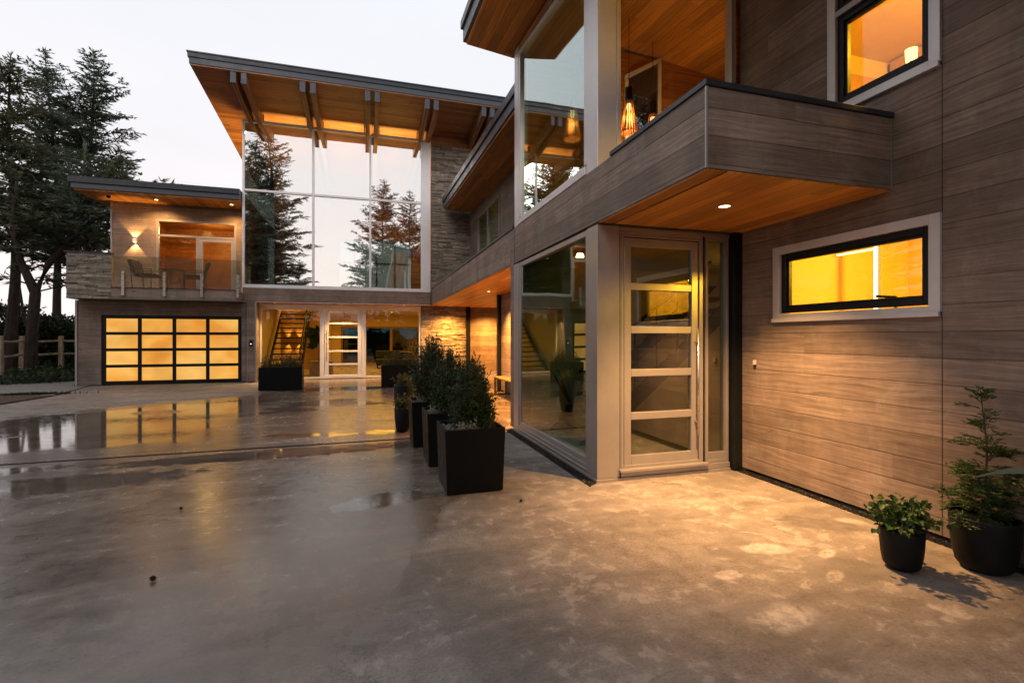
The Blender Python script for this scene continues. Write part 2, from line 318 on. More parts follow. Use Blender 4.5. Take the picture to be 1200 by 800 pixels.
MS = m_siding()
M = dict(
    siding=MS, stone=m_stone(), concrete=m_concrete(),
    cedar_x=m_plank('cedar_boards_across', 'x', .14, (.22, .092, .032), (.46, .215, .085), .45),
    cedar_y=m_plank('cedar_boards_along', 'y', .14, (.34, .125, .022), (.64, .285, .05), .45),
    cedar_w=m_plank('cedar_wall_boards', 'w', .14, (.27, .10, .025), (.50, .22, .055), .45),
    beam=m_plank('timber_beam', 'y', .6, (.20, .10, .045), (.40, .225, .115), .5),
    frame=m_plain('anodised_frame', (.36, .33, .315), .36, .4, .05, 2),
    frame_skylit=m_plain('anodised_frame_skylit', (.62, .59, .585), .36, .3, .05, 2),  # paler copy of the frame metal: sky brightness put into its colour
    white=m_plain('pale_metal_frame', (.84, .83, .84), .35, .2, .04, 2),
    slate=m_plain('dark_roof_metal', (.026, .033, .043), .42, .2, .15, 3),
    slate2=m_plain('weathered_roof_metal', (.062, .072, .088), .45, .2, .12, 3),
    black=m_plain('black_metal', (.008, .009, .0095), .4, .0, .2, 5, .25),
    planter=m_plain('black_powder_coat', (.004, .0045, .005), .5, 0, .18, 14, .16, .05),
    pot=m_plain('matt_black_pot', (.006, .0065, .007), .55, 0, .2, 20, .18, .1),
    plaster=m_plain('warm_plaster', (.66, .50, .26), .8, 0, .05, 2),
    plaster3=m_plain('ochre_panel', (.46, .27, .10), .6, 0, .08, 2),
    plaster2=m_plain('cream_plaster', (.55, .45, .28), .8, 0, .06, 2),
    floor=m_plain('interior_floor', (.32, .26, .19), .3, 0, .15, 2),
    dark=m_plain('dark_interior', (.05, .042, .035), .7, 0, .2, 2),
    steel=m_plain('brushed_steel', (.55, .54, .53), .28, .9, .06, 9),
    mirror_glass=m_glass('reflective_glass', .74, (.82, .88, .84)),
    bay_glass=m_glass('bay_window_glass', .10, (.50, .68, .60), 1.65),
    up_glass=m_glass('upper_bay_glass', .22, (.60, .80, .76), 1.8),
    clear=m_glass('clear_glass', .0, (.90, .93, .89), 1.45),
    door_glass=m_glass('door_glass', .12, (.62, .64, .56), 1.6),
    tintp=m_glass('tinted_pane', .04, (.50, .58, .62), 1.5), pane=m_glass('window_pane', .0, (.92, .92, .85), 1.45),
    rear_glass=m_glass('tinted_rear_glass', .06, (.13, .23, .27), 1.5),
    frost=m_frost('frosted_glass'), garage=m_garage(),
    lamp=m_emit('lamp_glow', (1, .62, .28), 14), bulb=m_emit('bulb_glow', (1, .55, .18), 4.5), strip=m_emit('led_strip_glow', (1, .78, .36), 4), keyled=m_emit('keypad_light', (.6, .65, 1), 2.5),
    soil=m_plain('dark_soil', (.035, .026, .02), .95, 0, .5, 40, None, .8),
    gravel=None, needle=m_leaf('needle_dark', (.075, .115, .080), .5, .6, .3), needle2=m_leaf('needle_olive', (.08, .105, .058), .5, .6, .3),
    needle3=m_leaf('needle_hedge', (.03, .05, .02), .5, .6, .15),
    yew=m_leaf('yew_leaf', (.030, .062, .022), .5, .45, .15), herb=m_leaf('herb_leaf', (.075, .095, .03), .5, .5, .3), silver=m_leaf('silver_leaf', (.26, .28, .22), .35, .6, .3),
    salal=m_leaf('glossy_leaf', (.035, .085, .018), .45, .5, .2, .3), cedarleaf=m_leaf('sapling_leaf', (.05, .105, .03), .45, .55, .25),
    strap=m_leaf('strap_leaf', (.09, .13, .09), .15, .4, .2), palm=m_leaf('indoor_leaf', (.03, .07, .02), .3, .4, .2), grass=m_leaf('ground_cover', (.028, .045, .016), .5, .6, .2),
    bark=m_bark('dark_bark', (.05, .036, .028)), moss=m_bark('mossy_bark', (.10, .085, .045)), twig=m_bark('twig', (.09, .055, .035)),
    fence=m_bark('fence_wood', (.36, .26, .18)), earth=m_plain('earth', (.05, .04, .028), .95, 0, .4, 1.5), mulch=m_plain('bark_mulch', (.05, .026, .015), .95, 0, .7, 25, None, 1.),
    path=m_plain('path_concrete', (.20, .17, .145), .7, 0, .12, 3, None, .2), fabric=m_plain('charcoal_fabric', (.008, .009, .011), .9, 0, .15, 20), oak=m_plain('oak', (.26, .14, .06), .5, 0, .15, 4),
)
def m_gravel():
    t = NT('pebble_strip'); p, x, y, z = t.pos()
    v = t.n('ShaderNodeTexVoronoi'); t.put(v.inputs['Vector'], p); v.inputs['Scale'].default_value = 55
    c = t.ramp(v.outputs['Color'], (0, (.004, .004, .004)), (.8, (.02, .018, .017)), (1, (.22, .2, .18)))
    return t.done(t.bsdf(c, .7, 0, t.bump(v.outputs['Distance'], 1., -.02), .1))
M['gravel'] = m_gravel()
def m_slat():
    return m_plain('birch_slat', (.50, .17, .035), .5, 0, .12, 9)
M['slat'] = m_slat()

# ------------------------------------------------------------------ ground
g = MB(); g.box(-250, 250, -120, 260, -1.2, -.03)
o = obj('ground', g, M['earth']); tag(o, 'dark earth around the driveway and under the trees', 'ground', kind='structure')
g = MB()
# driveway slab in three bays parted by pebble joints
def yline(x): return 7.02 + .028*(x+1)   # pebble joint
g.prism([(-16, -6), (4.6, -6), (4.6, yline(4.6)-.042), (-16, yline(-16)-.042)], -.2, 0)
g.prism([(-16, yline(-16)+.042), (4.6, yline(4.6)+.042), (5.2, 18.6), (-3.7, 18.6), (-3.7, 17.5), (-7.9, 17.5), (-7.35, 14.67), (-7.55, 12.6), (-16, 12.3)], -.2, 0)
o = obj('driveway', g, M['concrete']); tag(o, 'wet concrete driveway with puddles', 'driveway', kind='structure')
g = MB(); g.prism([(-16, yline(-16)-.042), (4.6, yline(4.6)-.042), (4.6, yline(4.6)+.042), (-16, yline(-16)+.042)], -.2, -.012)
o = obj('drain_strip', g, M['gravel']); tag(o, 'dark pebble filled joint crossing the driveway', 'drain', kind='structure')
g = MB(); g.prism([(-12.5, 15.2), (-8.8, 15.26), (-7.45, 14.75), (-7.95, 17.5), (-8.35, 17.5), (-9.1, 19.3), (-12.5, 17.6)], -.2, .012)
o = obj('side_path', g, M['path']); tag(o, 'pale concrete path beside the garage', 'path', kind='structure')
g = MB(); g.prism([(-14, 12.42), (-7.6, 12.72), (-7.43, 14.68), (-8.8, 15.2), (-14, 15.1)], -.2, .02)
o = obj('mulch_bed', g, M['mulch']); tag(o, 'brown bark mulch between driveway and path', 'mulch', kind='structure')

# ------------------------------------------------------------------ the house
H = empty('house', (0, 17.4, 0)); tag(H, 'modern two storey house of weathered boards, ledge stone and tall glass with lit rooms', 'house')
def hp(name, mb, mat, parent=None, **k): return obj(name, mb, M[mat], parent or H, **k)

def roofz(x, y): return 5.93 + .10*(y-7.1) - .122*(x-2.2)
def rslab(m, x0, x1, y0, y1, z0):
    P = [(x0, y0), (x1, y0), (x1, y1), (x0, y1)]; m.hexa([(x, y, z0) for x, y in P]+[(x, y, roofz(x, y)-.004) for x, y in P])
# -- right wall (plane X=3.92), with its two windows
WX = 3.92
w = MB(); Y0, Y1 = -5.0, 4.36
def ywall(m, y0, y1, z0, z1, x0=WX, x1=WX+.2): m.box(x0, x1, y0, y1, z0, z1)
rslab(w, WX, WX+.2, Y0, 2.42, .04)
ywall(w, 2.42, 3.90, .04, 1.60); ywall(w, 2.42, 3.90, 2.34, 3.38); rslab(w, WX, WX+.2, 3.90, 4.36, .04)
rslab(w, WX, WX+.2, 3.30, 3.90, 3.38); rslab(w, WX, WX+.2, 2.42, 3.30, 5.0)
wall_r = hp('wall', w, 'siding'); wall_r['label'] = 'tall weathered board wall on the right'
for a, b in ((.04, 1.6), (2.34, 3.38)): w = MB(); w.box(WX-.002, WX+.002, 2.415, 2.42, a, b); hp('panel_joint', w, 'dark')
w = MB(); w.prism([(3.84, -5), (3.93, -5), (3.93, 4.32), (3.84, 4.32)], -.1, .006); hp('pebble_strip', w, 'gravel')
def side_window(y0, y1, z0, z1, mull=None, ow=.075):
    f = MB(); f.frame('y', y0, y1, z0, z1, ow, WX-.022, WX+.06)
    f.box(WX-.04, WX+.05, y0, y1, z0-.003, z0+.035)
    fo = hp('window', f, 'frame_skylit', bevel=.003)
    a0, a1, b0, b1 = y0+ow, y1-ow, z0+ow+.012, z1-ow
    s = MB()
    if mull:
        m0 = MB(); m0.box(WX-.02, WX+.055, a0, a1, mull, mull+.05); obj('mullion', m0, M['frame'], fo)
        parts = [(b0, mull), (mull+.05, b1)]
    else: parts = [(b0, b1)]
    for q0, q1 in parts:
        s.frame('y', a0, a1, q0, q1, .052, WX+.012, WX+.075)
        s.frame('y', a0+.052, a1-.052, q0+.052, q1-.052, .022, WX+.03, WX+.07)
    obj('sash', s, M['black'], fo, bevel=.003)
    gl = MB(); gl.box(WX+.045, WX+.055, a0+.02, a1-.02, b0+.02, b1-.02); obj('glass', gl, M['pane'], fo)
    return fo
a = side_window(2.42, 3.90, 1.60, 2.34); a['label'] = 'long low lit window in the board wall'
a = side_window(2.42, 3.30, 3.38, 5.0, 4.22); a['label'] = 'tall lit upstairs window in the board wall'

def room(name, x0, x1, y0, y1, z0, z1, sides, mat, t=.05):
    r = MB()
    if 'b' in sides: r.box(x0, x1, y0, y1, z0-t, z0)
    if 't' in sides: r.box(x0, x1, y0, y1, z1, z1+t)
    if 'l' in sides: r.box(x0-t, x0, y0, y1, z0, z1)
    if 'r' in sides: r.box(x1, x1+t, y0, y1, z0, z1)
    if 'f' in sides: r.box(x0, x1, y0-t, y0, z0, z1)
    if 'k' in sides: r.box(x0, x1, y1, y1+t, z0, z1)
    return hp(name, r, mat)
room('interior_wall', 4.16, 6.3, 1.9, 4.25, .1, 2.62, 'btrfk', 'plaster')
room('interior_wall', 4.16, 6.4, 1.2, 4.25, 3.2, 4.72, 'btrfk', 'plaster')
p = MB(); p.box(5.93, 6.38, 2.6, 4.2, 3.25, 4.7); hp('partition', p, 'plaster3')
p = MB(); p.box(4.3, 4.34, 4.14, 4.2, 3.25, 4.7); p.box(5.0, 5.9, 4.17, 4.24, 3.3, 4.45); p.box(5.05, 5.85, 4.15, 4.168, 3.35, 4.40); hp('wardrobe_door', p, 'plaster3')

# -- entry bay (X 2.2..3.92, Y 4.4..7.25)
def col_box(name, x0, x1, y0, y1, z0, z1, mat, **k): m = MB(); m.box(x0, x1, y0, y1, z0, z1); return hp(name, m, mat, **k)
col_box('corner_post', 2.2, 2.45, 4.38, 4.62, .03, 2.575, 'frame', bevel=.004)
col_box('corner_post', 2.2, 2.40, 7.0, 7.25, .03, 2.575, 'frame', bevel=.004)
col_box('black_post', 3.815, 3.925, 4.33, 4.45, 0, 2.62, 'black', bevel=.004)
s = MB(); s.box(2.185, 2.3, 4.365, 7.25, .0, .028); s.box(2.2, 2.32, 4.62, 7.0, .028, .12); s.box(2.185, 2.2, 4.62, 7.0, .06, .075); s.box(2.3, 3.80, 4.365, 4.6, 0, .028)
hp('sill', s, 'frame', bevel=.003)
s = MB(); s.prism([(2.07, 4.28), (2.183, 4.36), (2.183, 7.3), (2.07, 7.3)], -.1, .006); hp('pebble_strip', s, 'gravel')
f = MB(); f.frame('y', 4.62, 7.0, .12, 2.575, .06, 2.215, 2.30); bw = hp('window', f, 'frame', bevel=.004); bw['label'] = 'full height side window of the entry bay'
gl = MB(); gl.hexa([(2.279, 4.66, .16), (2.289, 4.66, .16), (2.235, 6.96, .16), (2.225, 6.96, .16), (2.279, 4.66, 2.54), (2.289, 4.66, 2.54), (2.235, 6.96, 2.54), (2.225, 6.96, 2.54)]); obj('glass', gl, M['bay_glass'], bw)
# door frame and glazed door, plane Y=4.4
f = MB(); f.frame('x', 2.46, 3.47, .09, 2.53, .05, 4.40, 4.56); f.box(2.47, 3.80, 4.38, 4.56, .03, .088); f.box(2.44, 3.50, 4.335, 4.40, .085, .112)
f.box(2.452, 3.81, 4.40, 4.56, 2.533, 2.575)
dfm = hp('door_frame', f, 'frame', bevel=.004)
d = MB(); x0, x1 = 2.519, 3.411
d.box(x0, 2.6, 4.41, 4.47, .125, 2.47); d.box(3.33, x1, 4.41, 4.47, .125, 2.47)
rows = [(.235, .60), (.675, 1.045), (1.12, 1.49), (1.565, 1.935), (2.01, 2.385)]
zs = [.127] + [v for r_ in rows for v in r_] + [2.47]
for i in range(0, len(zs), 2): d.box(2.6, 3.33, 4.41, 4.47, zs[i], zs[i+1])
door = hp('entry_door', d, 'frame', bevel=.005); door['label'] = 'glazed front door with five panes under the canopy'
s = MB(); s.frame('x', 2.506, 3.424, .114, 2.482, .011, 4.418, 4.44); obj('gap_shade_strip', s, M['black'], door)  # black strip painted in for the shade around the door leaf
s = MB(); s.box(2.4505, 2.4595, 4.392, 4.41, .1, 2.575); s.box(2.475, 2.478, 4.398, 4.4, .12, 2.50); s.box(3.475, 3.482, 4.395, 4.42, .1, 2.53); s.box(2.478, 3.475, 4.398, 4.4, 2.497, 2.50); hp('frame_shade_lines', s, 'black')  # thin black lines standing in for shade between post and frame
for a, b in rows:
    gl = MB(); gl.box(2.59, 3.34, 4.436, 4.444, a-.01, b+.01); obj('glass', gl, M['door_glass'], door)
hd = MB(); hd.tube([(3.372, 4.355, .40), (3.372, 4.355, 1.55)], .011, 12); hd.tube([(3.372, 4.355, .55), (3.372, 4.412, .55)], .008, 8); hd.tube([(3.372, 4.355, 1.4), (3.372, 4.412, 1.4)], .008, 8)
obj('handle', hd, M['steel'], door, smooth=True)
f = MB(); f.frame('x', 3.50, 3.80, .09, 2.53, .035, 4.40, 4.5); f.box(3.535, 3.765, 4.41, 4.5, .125, .2); sl = hp('window', f, 'frame', bevel=.003); sl['label'] = 'narrow glass strip right of the front door'
gl = MB(); gl.box(3.53, 3.77, 4.44, 4.45, .19, 2.5); obj('glass', gl, M['door_glass'], sl)
col_box('door_header', 2.215, 3.90, 4.357, 4.60, 2.577, 2.622, 'dark')
room('interior_wall', 2.42, 6.5, 4.62, 7.1, .06, 2.55, 'btrk', 'plaster2')
col_box('wall', 2.2, 3.45, 7.26, 7.42, .04, 2.6, 'siding')['label'] = 'back wall of the entry bay'
# stair behind the door
st = MB()
for k in range(10): st.box(2.75+.27*k, 3.03+.27*k, 5.75, 6.75, .22+.2*k, .27+.2*k)
stair = hp('staircase', st, 'oak'); stair['label'] = 'dark open stair behind the front door'
st = MB()
for yy in (5.7, 6.75): st.hexa([(2.6, yy, .06), (2.9, yy, .06), (2.9, yy+.05, .06), (2.6, yy+.05, .06), (5.3, yy, 2.3), (5.6, yy, 2.3), (5.6, yy+.05, 2.3), (5.3, yy+.05, 2.3)])
obj('stringer', st, M['black'], stair)
st = MB(); st.tube([(2.6, 5.68, 1.0), (4.6, 5.68, 2.5)], .025, 8)
for k in range(6): st.tube([(2.75+.33*k, 5.69, .15+.245*k), (2.75+.33*k, 5.69, 1.1+.25*k)], .012, 6)
obj('handrail', st, M['black'], stair)

# -- band and canopy (X=2.2 plane), z 2.6..3.18
b = MB(); b.box(2.2, 2.3, 2.76, 7.2, 2.60, 3.15); b.box(2.3, 3.915, 2.76, 2.86, 2.60, 3.15)
can = hp('canopy', b, 'siding'); can['label'] = 'board clad canopy over the front door'
s = MB(); s.box(2.21, 2.36, 2.77, 4.355, 2.587, 2.598); s.box(2.375, 3.915, 2.77, 4.355, 2.587, 2.598); obj('soffit', s, M['cedar_y'], can)
s = MB(); s.box(2.302, 3.915, 2.862, 4.36, 2.602, 2.66); obj('deck', s, M['dark'], can)
s = MB(); s.box(2.185, 2.32, 2.742, 4.1, 3.152, 3.192); s.box(2.32, 3.93, 2.742, 2.87, 3.152, 3.192); s.box(2.32, 3.915, 2.87, 4.36, 3.10, 3.12); obj('flashing', s, M['slate'], can, bevel=.003)
s = MB(); s.box(2.194, 2.208, 2.752, 2.766, 2.598, 3.15); obj('corner_trim', s, M['frame'], can)
s = MB(); s.box(3.905, 3.915, 2.754, 2.76, 2.598, 3.15); obj('corner_trim', s, M['frame'], can)
b = MB(); b.box(2.2, 2.3, 7.21, 17.38, 2.60, 3.15); fas = hp('fascia_band', b, 'siding'); fas['label'] = 'long board clad band above the recessed walkway'
s = MB(); s.box(2.18, 3.0, 7.25, 17.38, 3.153, 3.19); obj('flashing', s, M['slate'], fas)
for yy in (7.2, 9.8, 12.4, 15): s = MB(); s.box(2.195, 2.203, yy, yy+.006, 2.6, 3.15); obj('joint_trim', s, M['slate2'], fas)
s = MB(); s.box(2.21, 6.5, 7.43, 18.4, 2.587, 2.598); s.box(-3.7, 2.21, 17.4, 18.06, 2.587, 2.598); sf = hp('soffit', s, 'cedar_y'); sf['label'] = 'cedar soffit over the walkway'
s = MB(); s.box(2.32, 6.5, 7.25, 17.38, 2.70, 3.1); hp('floor_slab', s, 'dark')

# -- upper bay: posts, glass, roof
def sheet(mb, x0, x1, y0, y1, zf, t, dz=0):
    P = [(x0, y0), (x1, y0), (x1, y1), (x0, y1)]
    mb.hexa([(x, y, zf(x, y)+dz) for x, y in P] + [(x, y, zf(x, y)+dz+t) for x, y in P])
for (a0, a1, c0, c1) in ((2.205, 2.415, 4.38, 4.64), (2.205, 2.36, 7.02, 7.22)):
    p = MB(); p.box(a0, a1, c0, c1, 3.15, roofz(a1, c0)-.01); hp('upper_post', p, 'frame_skylit', bevel=.004)
f = MB(); f.box(2.19, 2.3, 4.64, 7.02, 3.153, 3.24); f.box(2.21, 2.29, 4.64, 4.71, 3.27, 5.6); f.box(2.21, 2.29, 6.95, 7.02, 3.27, 5.83)
f.hexa([(2.21, 4.71, 5.42), (2.29, 4.71, 5.42), (2.29, 6.95, 5.72), (2.21, 6.95, 5.72), (2.21, 4.71, 5.48), (2.29, 4.71, 5.48), (2.29, 6.95, 5.79), (2.21, 6.95, 5.79)])
uw = hp('window', f, 'frame_skylit', bevel=.003); uw['label'] = 'tall upstairs window of the bay facing the drive'
gl = MB(); gl.box(2.245, 2.257, 4.68, 6.98, 3.24, 5.75); obj('glass', gl, M['up_glass'], uw)
f = MB(); f.hexa([(2.207, 4.64, 5.49), (2.30, 4.64, 5.49), (2.30, 7.02, 5.80), (2.207, 7.02, 5.80), (2.207, 4.64, 5.63), (2.30, 4.64, 5.63), (2.30, 7.02, 5.88), (2.207, 7.02, 5.88)])
hp('header_panel', f, 'cedar_w')
f = MB(); f.frame('x', 2.425, 3.88, 3.15, 5.42, .046, 4.39, 4.50); fw = hp('window', f, 'frame_skylit', bevel=.003); fw['label'] = 'upstairs window above the canopy'
gl = MB(); gl.box(2.46, 3.84, 4.43, 4.442, 3.19, 5.39); obj('glass', gl, M['clear'], fw)
rm = MB(); rm.box(2.36, 6.5, 4.5, 7.2, 3.1, 3.16)      # floor
rslab(rm, 3.2, 3.6, 6.3, 6.34, 3.16); rslab(rm, 4.2, 6.45, 6.3, 6.34, 3.16); rm.box(3.6, 4.2, 6.3, 6.34, 3.16, 4.1); rslab(rm, 2.36, 3.2, 7.16, 7.2, 3.16); rslab(rm, 3.2, 3.24, 6.34, 7.16, 3.16)
rslab(rm, 6.45, 6.5, 4.5, 7.16, 3.16); rslab(rm, 3.95, 6.5, 4.46, 4.5, 3.16)
hp('interior_wall', rm, 'cedar_w')
f = MB(); f.box(3.6, 3.65, 6.26, 6.32, 4.1, 5.20); f.box(4.15, 4.2, 6.26, 6.32, 4.1, 5.55); f.box(3.65, 4.15, 6.26, 6.32, 4.1, 4.15); f.hexa([(3.6, 6.26, 5.20), (4.2, 6.26, 5.55), (4.2, 6.32, 5.55), (3.6, 6.32, 5.20), (3.6, 6.26, 5.26), (4.2, 6.26, 5.61), (4.2, 6.32, 5.61), (3.6, 6.32, 5.26)]); rw = hp('window', f, 'white'); rw['label'] = 'white framed window at the back of the upstairs bay'
gl = MB(); gl.hexa([(3.62, 6.28, 4.12), (4.18, 6.28, 4.12), (4.18, 6.287, 4.12), (3.62, 6.287, 4.12), (3.62, 6.28, 5.21), (4.18, 6.28, 5.54), (4.18, 6.287, 5.54), (3.62, 6.287, 5.21)]); obj('glass', gl, M['tintp'], rw)
p = MB(); p.hexa([(3.6, 6.302, 5.20), (4.2, 6.302, 5.55), (4.2, 6.338, 5.55), (3.6, 6.338, 5.20), (3.6, 6.302, 5.62), (4.2, 6.302, 5.58), (4.2, 6.338, 5.58), (3.6, 6.338, 5.62)]); hp('interior_wall', p, 'cedar_w')
r_ = MB(); sheet(r_, 1.5, 6.6, -5.0, 7.5, roofz, .04); ur = hp('roof', r_, 'cedar_y'); ur['label'] = 'sloping roof over the entry bay with cedar soffit'
s = MB(); sheet(s, 1.455, 6.65, -5.05, 7.55, roofz, .2, .045); obj('fascia', s, M['slate2'], ur)
s = MB(); sheet(s, 1.42, 6.68, -5.08, 7.58, roofz, .12, .25); obj('flashing', s, M['slate'], ur)

# -- middle wing: wall X=3.6, two windows, low roof edge X=2.6
w = MB()
w.box(3.6, 3.75, 7.25, 13.2, 3.12, 5.95); w.box(3.6, 3.75, 13.2, 16.05, 5.5, 5.95); w.box(3.6, 3.75, 16.05, 17.4, 3.12, 5.95)
a = hp('wall', w, 'siding'); a['label'] = 'board wall of the middle wing'
for y0, y1 in ((13.22, 14.58), (14.62, 16.03)):
    f = MB(); f.frame('y', y0, y1, 3.12, 5.48, .05, 3.58, 3.68); fo = hp('window', f, 'frame'); fo['label'] = 'tall narrow window of the middle wing'
    gl = MB(); gl.box(3.62, 3.63, y0+.04, y1-.04, 3.16, 5.45); obj('glass', gl, M['bay_glass'], fo)
    bl = MB()
    for k in range(26): bl.box(3.66, 3.69, y0+.06, y1-.06, 3.2+.085*k, 3.235+.085*k)
    obj('blind', bl, M['oak'], fo)
room('interior_wall', 3.78, 5.6, 12.6, 16.6, 3.1, 5.6, 'btrfk', 'plaster2')
def mz(x, y): return 5.60 + .038*(y-8.0)
r_ = MB(); sheet(r_, 2.62, 4.1, 7.62, 17.0, mz, .04); mr = hp('roof', r_, 'cedar_y'); mr['label'] = 'dark edged roof of the middle wing'
s = MB(); sheet(s, 2.58, 4.1, 7.6, 17.05, mz, .2, .042); obj('fascia', s, M['slate2'], mr)
s = MB(); sheet(s, 2.54, 4.1, 7.6, 17.09, mz, .16, .244); obj('flashing', s, M['slate'], mr)

# -- recessed walkway: wood wall X=3.45, posts, stone wall
w = MB(); w.box(3.45, 3.6, 7.43, 12.5, .04, 2.61); w.box(3.6, 6.0, 12.35, 12.5, .04, 2.61); a = hp('wall', w, 'siding'); a['label'] = 'board wall behind the bench'
col_box('black_post', 3.36, 3.52, 12.5, 12.66, 0, 2.61, 'black')
w = MB(); w.box(3.75, 6.0, 18.2, 18.35, .04, 2.61); a = hp('wall', w, 'siding'); a['label'] = 'board wall at the far end of the walkway'
w = MB(); w.box(5.6, 5.7, 12.5, 18.2, .04, 2.61); hp('wall', w, 'siding')['label'] = 'hidden side wall of the walkway'
col_box('black_post', 3.56, 3.72, 17.85, 18.0, 0, 2.61, 'black')
rnd = random.Random(5)
def ledge(x0, x1, y, z0, z1, hx=.05, back=.12, side=None):
    m = MB(); z = z0
    if side is None: m.box(x0, x1, y, y+back, z0, z1)
    while z < z1-.01:
        hh = min(rnd.choice((.035, .05, .05, .065)), z1-z); x = x0
        while x < x1-.01:
            L = rnd.uniform(.14, .5); xe = min(x+L, x1)
            if x1-xe < .08: xe = x1
            d = rnd.uniform(.008, .05); j = rnd.uniform(-.004, .004)
            if side is None:
                m.hexa([(x+.002, y-d-j, z+.002), (xe-.002, y-d+j, z+.002), (xe-.002, y-.001, z+.002), (x+.002, y-.001, z+.002),
                        (x+.002, y-d+j, z+hh-.001), (xe-.002, y-d-j, z+hh-.001), (xe-.002, y-.001, z+hh-.001), (x+.002, y-.001, z+hh-.001)])
            else:
                m.hexa([(side-d, x, z+.002), (side, x, z+.002), (side, xe-.002, z+.002), (side-d, xe-.002, z+.002),
                        (side-d, x, z+hh-.001), (side, x, z+hh-.001), (side, xe-.002, z+hh-.001), (side-d, xe-.002, z+hh-.001)])
            x = xe
        z += hh
    return m
a = hp('stone_wall', ledge(1.9, 3.56, 17.95, .02, 2.6), 'stone'); a['label'] = 'lit ledge stone wall right of the ground floor glass'
a = hp('stone_wall', ledge(2.2, 3.6, 17.42, 3.18, 8.3), 'stone'); a['label'] = 'tall ledge stone wall right of the glass box'
a = hp('stone_wall', ledge(-8.14, -7.08, 16.75, 2.56, 3.86), 'stone'); a['label'] = 'ledge stone parapet of the balcony'
m = ledge(16.76, 18.5, 0, 2.56, 3.86, side=-8.14); m.box(-8.139, -8.0, 16.88, 18.5, 2.56, 3.858); hp('stone_return', m, 'stone')
s = MB(); s.box(-8.2, -7.06, 16.69, 16.9, 3.865, 3.89); s.box(-8.2, -7.98, 16.9, 18.5, 3.865, 3.89); hp('parapet_cap', s, 'slate2')

# -- garage
GY = 17.4
w = MB(); w.box(-8.22, -7.62, GY, GY+.15, .03, 2.55); w.box(-7.62, -3.86, GY, GY+.15, 2.12, 2.55); w.box(-3.86, -3.70, GY, GY+.15, .03, 2.55)
w.box(-8.22, -8.07, GY+.15, 24, .03, 2.55)
a = hp('wall', w, 'siding'); a['label'] = 'board wall around the garage door'
for b_ in ((-8.25, -8.2, GY-.03, GY+.03, .0, 2.55), (-3.70, -3.66, GY-.03, GY+.1, .0, 2.57), (-3.44, -3.40, 17.2, 17.33, .0, 2.58)): s = MB(); s.box(*b_); hp('corner_trim', s, 'frame')
w = MB(); w.box(-3.655, -3.44, 17.23, 17.9, .03, 2.6); a = hp('wall', w, 'siding'); a['label'] = 'narrow board pier holding the keypad'
gd = MB(); X0, X1, ZB, ZT = -7.61, -3.87, .03, 2.11; c = 4; r4 = 4; fw_ = .1; ww = (X1-X0-fw_*.9)/4; hh = (ZT-ZB-.1)/4
for i in range(5):
    xx = X0+.045+i*ww; e = .055 if i in (0, 4) else .05
    gd.box(xx-e+.0, xx+e, GY+.03, GY+.09, ZB, ZT)
for j in range(5):
    zz = ZB+.05+j*hh; e = .05
    for i in range(4):
        gd.box(X0+.045+i*ww+.055, X0+.045+(i+1)*ww-.055, GY+.032, GY+.088, zz-e+.004, zz+e-.004)
gdo = hp('garage_door', gd, 'black', bevel=.004); gdo['label'] = 'lit garage door of sixteen frosted panes'
for i in range(4):
    for j in range(4):
        q = MB(); q.box(X0+.045+i*ww+.04, X0+.045+(i+1)*ww-.04, GY+.055, GY+.065, ZB+.05+j*hh+.03, ZB+.05+(j+1)*hh-.03)
        obj('pane', q, M['garage'], gdo)
s = MB(); s.box(-7.62, -3.86, GY+.1, GY+.2, 0, 2.12); hp('garage_backing', s, 'dark')
# -- balcony
s = MB(); s.box(-7.08, -3.80, 16.72, 16.8, 2.56, 2.88); s.box(-8.14, -3.8, 16.8, 18.4, 2.56, 2.86); a = hp('balcony', s, 'siding'); a['label'] = 'balcony above the garage with glass railing'
s = MB(); s.box(-7.08, -3.8, 16.705, 16.8, 2.883, 2.905); s.box(-8.1, -3.8, 16.72, 17.4, 2.545, 2.559); obj('flashing', s, M['slate'], a)
for x in (-6.77, -5.74, -4.77, -3.80):
    q = MB(); q.box(x-.035, x+.035, 16.64, 16.70, 2.66, 3.36); q.box(x-.02, x+.02, 16.70, 16.72, 2.7, 2.8); q.box(x-.02, x+.02, 16.70, 16.745, 3.2, 3.28); obj('railing_post', q, M['steel'], a, bevel=.004)
for x0, x1 in ((-7.06, -5.76), (-5.72, -4.79), (-4.75, -3.74)):
    q = MB(); q.box(x0, x1, 16.75, 16.762, 2.92, 3.82); obj('railing_glass', q, M['frost'], a)
w = MB(); BY = 18.3
w.box(-7.73, -6.52, BY, BY+.15, 2.86, 5.75); w.box(-6.52, -4.22, BY, BY+.15, 5.27, 5.75); w.box(-4.22, -3.80, BY, BY+.15, 2.86, 5.75)
w.box(-7.73, -7.6, BY+.15, 23, 2.5, 5.75)
a = hp('wall', w, 'siding'); a['label'] = 'board wall at the back of the balcony'
s = MB(); s.box(-7.76, -7.72, BY-.02, BY+.03, 2.86, 5.75); hp('corner_trim', s, 'frame')
f = MB(); f.frame('x', -6.52, -4.22, 2.9, 5.27, .06, BY-.02, BY+.08); f.box(-6.46, -4.28, BY-.015, BY+.07, 4.72, 4.79); f.box(-5.40, -5.30, BY-.015, BY+.07, 2.96, 4.72)
bwin = hp('window', f, 'frame'); bwin['label'] = 'white framed window and door on the balcony'
gl = MB(); gl.box(-6.48, -4.26, BY+.03, BY+.04, 2.95, 5.23); obj('glass', gl, M['door_glass'], bwin)
f = MB(); f.frame('x', -5.30, -4.28, 2.92, 4.70, .09, BY-.03, BY+.025); obj('balcony_door', f, M['frame'], bwin)
room('interior_wall', -7.5, -3.95, BY+.2, 22, 2.9, 5.7, 'btlrk', 'cedar_w')
